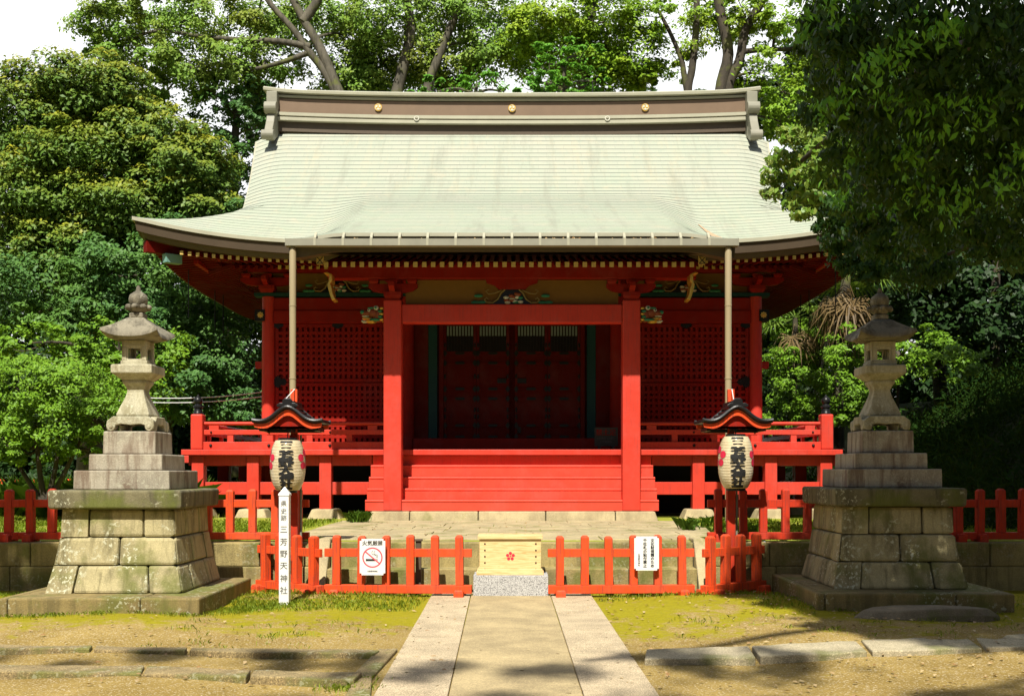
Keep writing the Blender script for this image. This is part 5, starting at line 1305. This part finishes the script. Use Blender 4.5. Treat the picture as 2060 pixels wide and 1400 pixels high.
# --- bright crowns over the middle and right of the ridge
d = 35; bl = [PB(1110, 50, d, 80, 60, 2.2), PB(1215, 45, d, 80, 60, 2.2), PB(1270, 110, d, 60, 80, 2), PB(1180, 125, d+.8, 80, 60, 2), PB(1065, 95, d+.8, 70, 60, 2), PB(1230, 175, d+.5, 70, 40, 2), PB(1300, 160, d, 30, 30, 1.2)]
tree('broadleaf_tree', 'full green crown above the ridge between the middle and right crests', S(1180, 960, d+1), [([S(1180, 960, d), S(1178, 400, d), S(1175, 170, d), S(1180, 80, d), S(1195, 0, d)], .30, .14)], bl, L_BRIGHT, BARKD, tw=1, group=TG_, dens=2.6, leaf=(.145, .085), per=4.0, leaf_n=75, shell=.4, upb=.7, csize=(.3, .55), core=3)
d = 31; bl = [PB(1105, 130, d, 45, 45, 1.2), PB(1165, 115, d, 45, 30, 1.2), PB(1140, 170, d, 75, 30, 1.3), PB(1200, 165, d, 30, 22, .8), PB(1070, 170, d, 40, 30, 1.1)]
tree('young_maple', 'bright yellow green young tree top poking up behind the ridge right of the middle crest', S(1135, 960, d), [([S(1135, 960, d), S(1132, 400, d), S(1130, 200, d), S(1140, 120, d)], .12, .04)], bl, L_FRESH, BARK, tw=2, group=TG_, dens=2.2, leaf=(.13, .065), per=6.0, leaf_n=50, shell=.3, flat=.4, upb=.8)
bl = [PB(960, 170, d, 60, 35, 1.2), PB(1010, 185, d, 40, 28, 1), PB(880, 185, d, 45, 25, 1), PB(850, 200, d, 40, 20, 1)]
tree('low_maple', 'low bright green tree top just behind the ridge, left of the middle crest', S(950, 960, d), [([S(950, 960, d), S(950, 400, d), S(955, 190, d)], .10, .04)], bl, L_FRESH, BARK, tw=2, group=TG_, dens=2.2, leaf=(.13, .065), per=6.0, leaf_n=45, shell=.3, flat=.4, upb=.8)
# --- slender trees on the right with the white sky showing through
d = 34; bl = [PB(1330, 25, d, 45, 35, 1.5), PB(1400, 60, d+1, 60, 50, 1.8), PB(1370, 120, d+1, 40, 40, 1.2), PB(1420, 5, d+1, 60, 30, 1.5)]
tree('forked_tree', 'slender forked tree against the white sky above the right part of the ridge', S(1380, 960, d), [([S(1375, 960, d), S(1378, 400, d), S(1383, 195, d), S(1392, 140, d), S(1400, 60, d), S(1402, -30, d)], .17, .10), ([S(1383, 185, d), S(1376, 150, d), S(1370, 118, d), S(1345, 60, d), S(1320, 15, d)], .12, .05)], bl, L_BRIGHT, BARKD, tw=2, group=TG_, dens=2.8, leaf=(.135, .078), per=4.0, leaf_n=32, shell=.2, flat=.6, csize=(.3, .55), core=2.0)
bl = [PB(1500, 25, d, 80, 35, 2), PB(1560, 55, d, 60, 35, 1.8), PB(1470, 60, d+.8, 45, 40, 1.5), PB(1530, 150, d, 70, 40, 1.8), PB(1590, 190, d, 70, 50, 1.8), PB(1490, 160, d+.8, 45, 40, 1.4), PB(1570, 245, d, 60, 40, 1.6), PB(1650, 110, d, 60, 60, 2), PB(1620, 30, d, 60, 40, 2)]
tree('twin_stemmed_tree', 'tree with two dark stems and sparse leaves above the right end of the ridge', S(1450, 960, d), [([S(1440, 960, d), S(1440, 400, d), S(1448, 195, d), S(1465, 110, d), S(1452, 40, d), S(1440, -30, d)], .24, .15), ([S(1462, 960, d), S(1458, 400, d), S(1462, 195, d), S(1488, 120, d), S(1500, 60, d), S(1535, 0, d), S(1545, -30, d)], .20, .12), ([S(1492, 105, d), S(1540, 100, d), S(1600, 97, d), S(1640, 70, d)], .10, .04)], bl, L_BRIGHT, BARKD, tw=3, group=TG_, dens=2.8, leaf=(.135, .078), per=4.5, leaf_n=34, shell=.2, flat=.6, csize=(.3, .55), core=2.0)
# --- evergreens left of the roof
d = 36; bl = [PB(470, 215, d, 70, 45, 2), PB(510, 260, d, 40, 50, 1.5), PB(430, 260, d+1, 60, 50, 2), PB(480, 330, d, 70, 50, 2), PB(440, 380, d, 60, 50, 2), PB(520, 190, d, 50, 30, 1.5)]
tree('dark_evergreen', 'dark evergreen with open branches between the left tree and the roof', S(470, 960, d), [([S(470, 960, d), S(470, 500, d), S(472, 300, d), S(480, 200, d)], .25, .1), ([S(472, 330, d), S(500, 340, d), S(520, 330, d)], .10, .05), ([S(472, 280, d), S(440, 265, d), S(410, 270, d)], .08, .03)], bl, L_DARK, BARKD, tw=4, group=TG_, leaf=(.17, .09), per=4.5, leaf_n=60, shell=.3)
d = 30; bl = [PB(110, 570, d, 110, 70, 2), PB(250, 560, d, 100, 80, 2), PB(370, 540, d, 90, 90, 2), PB(450, 590, d+1, 70, 90, 2), PB(320, 660, d, 100, 80, 2), PB(440, 720, d+1, 90, 90, 2), PB(360, 780, d, 90, 70, 2), PB(480, 820, d+1, 70, 60, 2), PB(490, 480, d+2, 60, 70, 1.5), PB(180, 660, d, 90, 60, 2), PB(40, 640, d, 70, 50, 2)]
tree('shady_evergreen', 'dense dark evergreen filling the space left of the shrine under the eave', S(330, 960, d), [([S(330, 960, d), S(335, 800, d), S(340, 640, d), S(330, 540, d)], .25, .12)], bl, L_DARK, BARKD, tw=1, group=TG_, dens=1.8, leaf=(.15, .075), per=5.5, leaf_n=95, csize=(.28, .5), shell=.45, upb=.6)
d = 25; bl = [PB(240, 690, d, 80, 50, 1.4), PB(330, 700, d+1, 60, 60, 1.2), PB(180, 740, d, 70, 60, 1.4), PB(280, 780, d, 70, 60, 1.4), PB(60, 690, d, 90, 45, 1.4)]
tree('pale_leaved_tree', 'lighter green small tree behind the left stone lantern', S(240, 985, d), [([S(240, 985, d), S(245, 860, d), S(240, 740, d)], .10, .05)], bl, L_SHRUB, BARKD, tw=2, group=TG_, leaf=(.13, .07), per=9, leaf_n=70, csize=(.28, .5), shell=.45, upb=.7)
d = 19; bl = [PB(60, 780, d, 100, 60, 1.1), PB(160, 790, d, 80, 60, 1.1), PB(110, 850, d, 110, 55, 1.1), PB(210, 850, d, 45, 45, .8), PB(10, 860, d, 60, 60, 1), PB(60, 905, d, 100, 30, 1), PB(180, 905, d, 50, 25, .7)]
tree('azalea_shrub', 'big rounded bright green shrub left of the left stone lantern', S(90, 1010, d), [([S(90, 1010, d), S(80, 950, d), S(70, 850, d)], .07, .03), ([S(100, 1010, d), S(140, 930, d), S(180, 850, d)], .06, .02), ([S(85, 1010, d), S(40, 940, d), S(0, 870, d)], .06, .02), ([S(95, 1010, d), S(115, 920, d), S(120, 800, d)], .06, .02)], bl, L_SHRUB, BARKD, tw=4, cat='shrub', leaf=(.075, .036), per=30, leaf_n=85, csize=(.28, .5), flat=.7, shell=.5, upb=.55, core=1.5)
# --- right side: palm, shrubs, dark trees
d = 34.5; bl = [PB(1600, 700, d, 55, 60, 1.2), PB(1660, 720, d-.5, 60, 60, 1.2), PB(1620, 790, d-1, 65, 50, 1.2), PB(1690, 800, d-1, 50, 50, 1.2), PB(1580, 840, d-1, 50, 40, 1), PB(1570, 640, d, 40, 45, 1), PB(1585, 740, d-1.5, 45, 50, 1), PB(1720, 750, d-1.5, 45, 50, 1), PB(1705, 700, 26.8, 45, 45, .8), PB(1690, 775, 26.5, 60, 55, 1), PB(1650, 830, 26.5, 60, 40, .9), PB(1740, 830, 26.5, 50, 50, .9), PB(1650, 660, d-1, 45, 40, 1), PB(1640, 840, d-2, 60, 40, 1)]
tree('bright_shrub', 'bright green bushy shrub seen between the shrine corner and the right stone lantern', S(1640, 960, d), [([S(1640, 960, d), S(1640, 800, d), S(1645, 720, d)], .06, .03)], bl, L_SHRUB, BARKD, tw=2, cat='shrub', leaf=(.12, .05), per=12, leaf_n=80, csize=(.28, .5), shell=.5, upb=.75)
d = 27.5; bl = [PB(1690, 660, d+6, 60, 50, 1.6), PB(1740, 700, d+5, 40, 60, 1.4), PB(1850, 690, d-3, 60, 40, 1.2), PB(1900, 720, d-3, 70, 50, 1.3), PB(1800, 730, d-3, 50, 50, 1.2)]
tree('maple_shrub', 'soft green shrub behind the right stone lantern at the foot of the bank', S(1830, 960, d), [([S(1800, 960, d-2), S(1805, 820, d-2), S(1810, 720, d-2)], .06, .03)], bl, L_SHRUB, BARKD, tw=2, cat='shrub', leaf=(.12, .05), per=10, leaf_n=70, csize=(.28, .5), shell=.5, upb=.75)
d = 30; bl = [PB(1760, 480, d, 100, 100, 2), PB(1900, 520, d-1, 110, 110, 2.2), PB(2030, 500, d-1, 100, 120, 2.2), PB(1830, 620, d-1, 90, 70, 2), PB(1960, 650, d-2, 100, 80, 2), PB(2070, 660, d-2, 80, 90, 2), PB(1800, 380, d+1, 110, 100, 2), PB(1950, 380, d, 120, 110, 2), PB(1700, 330, d+3, 80, 90, 2), PB(1850, 250, d+2, 130, 110, 2), PB(2020, 250, d+1, 110, 110, 2), PB(1700, 560, d+3, 70, 60, 1.6)]
tree('dark_bank_tree', 'dense dark evergreen standing on the bank behind the right stone lantern', S(1900, 900, d), [([S(1900, 900, d), S(1890, 760, d), S(1885, 600, d), S(1880, 450, d)], .25, .1), ([S(2010, 900, d-2), S(2000, 700, d-2), S(2005, 520, d-2)], .2, .1)], bl, L_VDARK, BARKD, tw=1, group=TG_, leaf=(.20, .11), per=4.6, leaf_n=90, csize=(.28, .5), shell=.45)
# fan palm with a skirt of dead fronds
d = 28; pr = thing('fan_palm', 'fan palm with green fronds and a skirt of dead brown fronds right of the eave', 'palm', S(1690, 940, d)); top = Vector(S(1705, 548, d))
mb = MB(); limb(mb, [S(1690, 950, d), S(1685, 760, d), S(1692, 640, d), tuple(top)], .16, .12); mb.build('trunk', BARKD, pr, smooth=True)
def frond(mb, o, az, el, L, n=16, w=.05, droop=.25, rr=random.Random(2)):
    dr = Vector((math.cos(az)*math.cos(el), math.sin(az)*math.cos(el), math.sin(el))); e = o+dr*L*.55; side = dr.cross(Vector((0, 0, 1))).normalized(); up = side.cross(dr)
    mb.tube([o, e], [.016, .010], 5)
    for i in range(n):
        a = -1.9+3.8*i/(n-1); v = (dr*math.cos(a)+side*math.sin(a)).normalized(); q = L*.62*rr.uniform(.8, 1.05)
        m1 = e+v*q*.55+up*.04; tp = e+v*q-Vector((0, 0, droop*q*rr.uniform(.6, 1.4))); s = v.cross(up).normalized()*w*.5
        mb.add([e-s*.3, m1-s, tp, m1+s, e+s*.3], [(0, 1, 2, 3, 4)])
g_, dd = MB(), MB(); rr = random.Random(4)
for k in range(17): frond(g_, top, rr.uniform(0, 6.28), rr.uniform(-.45, .9), rr.uniform(1.2, 1.6), droop=.3)
for k in range(22): frond(dd, top-Vector((0, 0, .15+.05*k*.5)), rr.uniform(0, 6.28), rr.uniform(-1.35, -.7), rr.uniform(1.2, 1.7), n=13, droop=.5)
g_.build('green_frond', L_PALM, pr, recalc=False, kind='stuff'); dd.build('dead_frond', L_DEAD, pr, recalc=False, kind='stuff')
d = 34.0; lo_ = Vector(S(1600, 640, d-.8))
p2 = thing('small_fan_palm', 'smaller fan palm with bright fronds beside the shrine corner on the right', 'palm', S(1600, 950, d-.8)); mb = MB(); limb(mb, [S(1600, 955, d-.8), S(1598, 800, d-.8), tuple(lo_)], .10, .08); mb.build('trunk', BARKD, p2, smooth=True)
g_, dd = MB(), MB()
for k in range(13): frond(g_, lo_, rr.uniform(0, 6.28), rr.uniform(-.5, .9), rr.uniform(1.2, 1.6), droop=.3)
for k in range(8): frond(dd, lo_-Vector((0, 0, .1+.05*k)), rr.uniform(0, 6.28), rr.uniform(-1.4, -.8), rr.uniform(1.0, 1.5), n=11, droop=.5)
g_.build('green_frond', L_PALM, p2, recalc=False, kind='stuff'); dd.build('dead_frond', L_DEAD, p2, recalc=False, kind='stuff')
# --- far woodland closing the view
bl = []
for px in range(-250, 2400, 85):
    if px < 640 or px > 1420:
        for py in (520, 640, 760, 860, 930, 975):
            if px > 1420 or py > 560: bl.append(PB(px+random.uniform(-30, 30), py, 42+random.uniform(-1, 3), 75, 80, 1.8))
for px in range(560, 1560, 90): bl.append(PB(px, random.uniform(215, 260), 41, 70, 55, 1.6))
for px in range(1650, 2300, 90):
    for py in (120, 240, 360, 450): bl.append(PB(px, py, 40, 75, 75, 1.8))
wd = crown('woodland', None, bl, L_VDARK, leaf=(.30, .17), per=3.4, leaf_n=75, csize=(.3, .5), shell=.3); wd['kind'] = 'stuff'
# --- camphor tree overhanging from the right; its trunk stands outside the picture
cb = thing('camphor_tree', 'big dark glossy leaved tree overhanging from the upper right corner', 'tree', (9.6, 7.6, 0))
mb = MB()
limb(mb, [(9.6, 7.6, -.2), (9.3, 7.7, 2.5), (8.6, 8.0, 5.5), (7.6, 8.6, 8.5), (6.5, 8.0, 11.5)], .48, .16, 14)
limb(mb, [(8.8, 7.9, 4.8), (7.2, 9.2, 5.9), (5.6, 10.8, 6.4), (4.6, 12.6, 6.2), (4.0, 14.4, 5.9)], .20, .03, 10)
limb(mb, [(8.5, 8.1, 5.8), (6.8, 8.4, 6.3), (5.2, 8.9, 6.3), (3.9, 9.4, 5.9)], .15, .02, 10)
limb(mb, [(9.0, 7.7, 4.0), (7.8, 9.6, 4.6), (6.6, 11.6, 4.6), (5.6, 13.4, 4.4)], .15, .025, 10)
limb(mb, [(8.0, 8.3, 7.4), (5.5, 6.0, 9.5), (2.5, 3.0, 10.5), (-.5, 1.0, 10.6)], .20, .05, 10)
limb(mb, [(7.6, 8.6, 8.4), (5.2, 6.8, 10.6), (3.2, 5.4, 11.4)], .16, .05, 10)
mb.build('trunk', BARKD, cb, smooth=True)
bl = [PB(1690, 40, 8.8, 85, 80, .5), PB(1790, 110, 8.6, 110, 110, .6), PB(1930, 60, 8.2, 130, 110, .6), PB(1700, 170, 9.4, 75, 75, .5), PB(1800, 260, 9.4, 110, 90, .6), PB(1950, 220, 8.8, 120, 110, .6), PB(1720, 300, 10.4, 70, 60, .5), PB(1830, 380, 10.2, 90, 80, .6), PB(1960, 370, 9.4, 110, 90, .6), PB(2060, 300, 8.6, 80, 150, .6), PB(1900, 470, 10.6, 80, 55, .5), PB(2020, 490, 9.6, 80, 60, .5), PB(1730, 420, 12.0, 70, 55, .5), PB(1790, 480, 12, 60, 45, .5), PB(2090, 120, 8, 100, 150, .6), PB(1660, 95, 9.0, 40, 60, .4), PB(1700, 440, 15, 60, 55, .8), PB(1775, 500, 15, 45, 35, .6), PB(1690, 480, 14.2, 35, 40, .4), PB(1655, 455, 14.3, 32, 22, .3), PB(1712, 512, 14.1, 38, 36, .4), PB(1755, 545, 14, 45, 30, .5), PB(1790, 430, 15.5, 90, 80, 1), PB(1850, 540, 14, 70, 50, .8), PB(1640, 60, 9.4, 40, 60, .4), PB(1650, 200, 10.5, 40, 70, .4)]
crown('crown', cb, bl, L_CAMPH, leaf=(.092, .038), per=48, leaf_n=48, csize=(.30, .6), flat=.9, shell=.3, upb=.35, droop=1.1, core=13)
bl = [PB(1590, 300, 14.6, 65, 45, .6), PB(1600, 365, 14.6, 75, 45, .6), PB(1650, 410, 14.2, 65, 40, .6), PB(1680, 340, 14.2, 60, 60, .6), PB(1545, 370, 14.8, 28, 22, .3), PB(1640, 300, 14.4, 50, 50, .5)]
crown('new_leaf_bough', cb, bl, L_NEW, leaf=(.11, .048), per=30, leaf_n=40, csize=(.30, .5), flat=.7, shell=.35, upb=.3, droop=.7, core=5)
bl = [PB(1690, 20, 8.4, 60, 25, .3), PB(1690, 210, 9.0, 25, 60, .3), PB(1700, 130, 9.0, 35, 30, .2), PB(1860, 400, 9.6, 40, 70, .3), PB(2040, 340, 8.2, 35, 45, .3), PB(1930, 60, 7.8, 40, 25, .2), PB(1830, 330, 9.2, 30, 40, .2), PB(1640, 60, 9.0, 30, 50, .3), PB(1660, 240, 10, 25, 40, .3), PB(1760, 150, 8.2, 40, 50, .3), PB(1850, 80, 8, 50, 40, .3), PB(1780, 420, 11.5, 40, 30, .3), PB(1990, 230, 8.2, 40, 40, .3), PB(1720, 330, 9.8, 40, 40, .3), PB(1650, 20, 9, 40, 40, .3), PB(1880, 250, 8.4, 45, 40, .3), PB(1800, 200, 8.6, 40, 30, .3), PB(1930, 420, 9, 40, 60, .3), PB(1700, 400, 11.5, 40, 30, .3)]
crown('fresh_leaf_sprays', cb, bl, L_FRESH, leaf=(.088, .034), per=40, leaf_n=8, csize=(.7, 1.5), flat=1.0, shell=.2, upb=.3, droop=1.1, core=40)  # fresh green sprays, brighter in colour to stand in for sunlit highlights too
# high part of the crown, above the frame: the shade it throws falls on the right lantern and the foreground
bl = [(4.6, 5.8, 11.2, 1.7, 1.6, 1.2), (6.4, 5.2, 11.4, 1.8, 1.8, 1.3), (6.2, 8.0, 12.0, 2.0, 1.8, 1.3), (8.4, 7.0, 11.6, 2.2, 2.0, 1.4), (4.9, 7.6, 11.6, 1.3, 1.4, 1.1), (8.5, 10.4, 11.0, 1.9, 2.0, 1.3), (6.8, 10.6, 11.0, 1.8, 1.8, 1.2), (4.4, 3.6, 10.8, 1.5, 1.3, .9), (4.2, 7.0, 11.4, 1.0, 1.3, 1.0), (10.2, 8.2, 11.0, 1.8, 2.6, 1.2), (7.4, 3.4, 10.8, 2.0, 1.4, 1.0), (2.3, 4.7, 11.2, .8, 1.1, .9), (2.9, 3.0, 11.0, 1.2, 1.1, .9), (3.2, 5.7, 11.3, 1.0, 1.1, .9), (3.5, 2.0, 11.0, 1.2, .9, .9), (10.5, 12, 11, 2.2, 2, 1.2), (12.8, 14, 11, 2.6, 2.5, 1.3), (9, 13.8, 11.5, 2, 1.6, 1.2), (13.5, 10, 11, 2, 2, 1.2), (7.2, 13.2, 11.4, 1.6, 1.4, 1.0), (8.2, 16, 11.5, 2, 1.6, 1.2), (10.5, 17, 11.5, 2.2, 2, 1.2)]
crown('crown_top', cb, bl, L_CAMPH, leaf=(.20, .11), per=8.0, leaf_n=110, csize=(.28, .5), shell=.3, core=2)
bl = [(.6, 1.1, 10.6, 1.4, .55, .7), (-1.5, .9, 10.6, 1.2, .45, .6), (3.7, .3, 10.4, 1.5, .7, .8), (-3.3, 1.5, 10.5, 1.2, .40, .5), (-5.2, 1.6, 10.4, 1.4, .4, .5), (1.5, -.3, 10.4, 2.0, .7, .8), (-2.2, -.5, 10.4, 2.0, .5, .7)]
crown('outer_boughs', cb, [(3.6, 8.4, 11.6, 1.0, 1.0, .8), (4.8, 9.2, 11.6, 1.0, 1.0, .9)], L_CAMPH, leaf=(.20, .11), per=5.0, leaf_n=50, csize=(.3, .5), shell=.2, core=.8)
bl = [(x-.5, y-4.1, z+5, a*1.05, b_*1.1, c) for x, y, z, a, b_, c in bl]
limb_extra = MB(); limb(limb_extra, [(7.2, 8.4, 9.6), (5.8, 2.0, 13.0), (2.0, -3.4, 15.2), (-2.0, -4.6, 15.6), (-5.4, -4.2, 15.4)], .13, .04, 8); limb_extra.build('limb', BARKD, cb, smooth=True)
crown('outer_boughs', cb, bl, L_CAMPH, leaf=(.20, .11), per=5.0, leaf_n=34, csize=(.3, .55), shell=.2, core=.8)
# unseen trees added behind the viewer and at both sides to block low sky
bl = [(x, -14-.02*x*x*.5, 5.6, 3.4, 2.2, 6.0) for x in np.arange(-26, 27, 4.6)]+[(sg*17.5, y, 5.4, 2.2, 3.2, 5.8) for sg in (-1, 1) for y in np.arange(-9, 15, 4.4)]
sky_blocker = crown('grove', None, bl, L_VDARK, leaf=(.55, .32), per=.9, leaf_n=60, csize=(.3, .5), shell=.5, core=.35); sky_blocker['kind'] = 'stuff'
# tree standing outside the picture on the left; its crown shades the left wall and the edge of the lawn
lt = thing('shade_tree', 'broad leafy tree standing just outside the left edge, shading the wall by the lantern', 'tree', (-12.5, 6.5, 0))
mb = MB(); limb(mb, [(-12.5, 6.5, -.2), (-12.3, 6.6, 3), (-11.2, 7.2, 6.2), (-9.4, 7.8, 9)], .38, .10, 12); mb.build('trunk', BARKD, lt, smooth=True)
crown('crown', lt, [(-7.7, 7.5, 9.2, 1.0, 1.0, 1.0), (-9.3, 7.6, 9.2, 1.4, 1.0, 1.1), (-11.5, 7.6, 9.4, 2.0, 1.5, 1.2), (-10.4, 9.3, 9.3, 1.4, .9, .9), (-12.8, 9.5, 9.0, 1.8, 1.6, 1.2), (-12.0, 5.8, 9.8, 2.0, 1.6, 1.2)], L_CAMPH, leaf=(.20, .11), per=6.0, leaf_n=70, csize=(.28, .5), shell=.3, core=1.5)
# ================================================================== GRASS, BAMBOO GRASS, FALLEN LEAVES
def blades(name, pts, hgt, wid, mat_, lean=.5, kind='stuff', per=1):
    P0 = np.repeat(np.array(pts), per, 0); n = len(P0); P0[:, :2] += rng.normal(0, .03, (n, 2)) if per > 1 else 0
    a = rng.uniform(0, 6.283, n); h = hgt*rng.uniform(.45, 1.2, n); l = lean*rng.uniform(.2, 1.2, n)
    dx, dy = np.cos(a), np.sin(a); sx, sy = -dy, dx; w = wid*rng.uniform(.6, 1.2, n)
    mid = P0+np.stack([dx*h*l*.35, dy*h*l*.35, h*.62], 1); tip = P0+np.stack([dx*h*l, dy*h*l, h*(1-.25*l)], 1)
    s = np.stack([sx*w/2, sy*w/2, 0*w], 1)
    V = np.stack([P0-s*.7, P0+s*.7, mid+s, tip, mid-s], 1).reshape(-1, 3); Q = np.arange(5*n).reshape(n, 5)
    o = obj_np(name, mesh_np(name, V, Q, mat_)); o['kind'] = kind; return o
def scatter(n, x0, x1, y0, y1, z=0.0, keep=None, clump=0):
    if clump:
        c = np.stack([rng.uniform(x0, x1, clump), rng.uniform(y0, y1, clump)], 1); p = c[rng.integers(0, clump, n)]+rng.normal(0, .07, (n, 2))
    else: p = np.stack([rng.uniform(x0, x1, n), rng.uniform(y0, y1, n)], 1)
    if keep is not None: p = p[[keep(a, b) for a, b in p]]
    zz = np.array([z if z else gz(a, b) for a, b in p]) if len(p) else np.zeros(0)
    return np.concatenate([p, zz[:, None]], 1)
pts = [scatter(5200, -3.35, -1.15, 11.7, 13.6, 0, lambda x, y: (x+3.4) < (y-11.3)*3.2, 900), scatter(2500, -3.3, -2.2, 11.2, 12.6, 0, lambda x, y: x < -3.2+.55*(y-11.1), 70), scatter(700, -5.6, -3.3, 11.22, 11.36, 0, None, 30), scatter(5500, -8.5, -5.65, 11.0, 14.0, 0, None, 160),
       scatter(1500, 1.1, 3.6, 12.9, 13.9, 0, None, 160), scatter(600, 2.9, 3.7, 11.6, 12.9, 0, None, 40), scatter(350, -1.5, -1.05, 7.6, 8.3, 0, None, 8), scatter(260, -3.3, -1.2, 9.3, 11, 0, None, 26), scatter(260, 1.6, 5.5, 9.8, 11.6, 0, None, 26), scatter(500, 3.4, 7.5, 9.5, 13, 0, None, 45)]
blades('grass', np.concatenate(pts), .048, .0055, L_GRASS, .7)
pts = [scatter(26000, -12.5, -6.0, 15, 24, TZ, None, 900), scatter(5000, -6.4, -3.4, 14.6, 20, TZ, None, 200), scatter(5000, 3.4, 6.5, 14.6, 20, TZ, None, 220), scatter(2600, 5.5, 9.5, 14.6, 17.5, TZ, None, 120)]
blades('lawn', np.concatenate(pts), .10, .010, L_GRASS, .6)
p = scatter(52000, 6.8, 17, 16.5, 30, TZ); p[:, 2] = [bank(a, b) for a, b in p[:, :2]]; p[:, 2] += rng.random(len(p))**1.4*(.35+1.1*np.clip(np.sin(p[:, 0]*2.3+p[:, 1])*np.sin(p[:, 1]*1.7-p[:, 0]*.9)+.3, 0, 1))
Nn = unit(len(p))*.6+np.array([0, -.35, .75]); Nn /= np.linalg.norm(Nn, axis=1)[:, None]; s = rng.uniform(.5, 1.3, len(p))
V, Q = leaf_quads(p, Nn, .24*s, .036*s, .6); o = obj_np('bank_bamboo_grass', mesh_np('bank_bamboo_grass', V, Q, leaf_mat('shaded_bamboo_leaf', (.012, .036, .007), (.028, .068, .010), None, .25, rough=.8, spec=.05))); o['kind'] = 'stuff'  # leaf greens darkened to stand in for tree shade on the bank
pts = scatter(5200, -10.6, -6.6, 21, 24.5, TZ, None, 330); blades('bamboo_grass', pts, .85, .045, L_BAMB, 1.0)
pts = np.concatenate([scatter(420, -3.15, -2.75, 19.6, 20.4, TZ, None, 5), scatter(260, 2.9, 3.6, 15, 19, TZ, None, 8)]); blades('weeds', pts, .22, .02, L_BAMB, .9)
n = 950; p = np.concatenate([scatter(420, -6, -.9, 7.2, 13.4), scatter(800, 1.0, 7, 7.2, 13.5), scatter(150, -1, 1.3, 7.3, 13), scatter(420, 2.5, 7.5, 8.6, 12.8), scatter(120, -2.6, 2.6, 15, 20, TZ)]); p[:, 2] += .022
Nn = unit(len(p))*.3+np.array([0, 0, 1]); Nn /= np.linalg.norm(Nn, axis=1)[:, None]; s = rng.uniform(.4, 1.2, len(p))
V, Q = leaf_quads(p, Nn, .058*s, .032*s, 0); o = obj_np('fallen_leaves', mesh_np('fallen_leaves', V, Q, L_FALL)); o['kind'] = 'stuff'
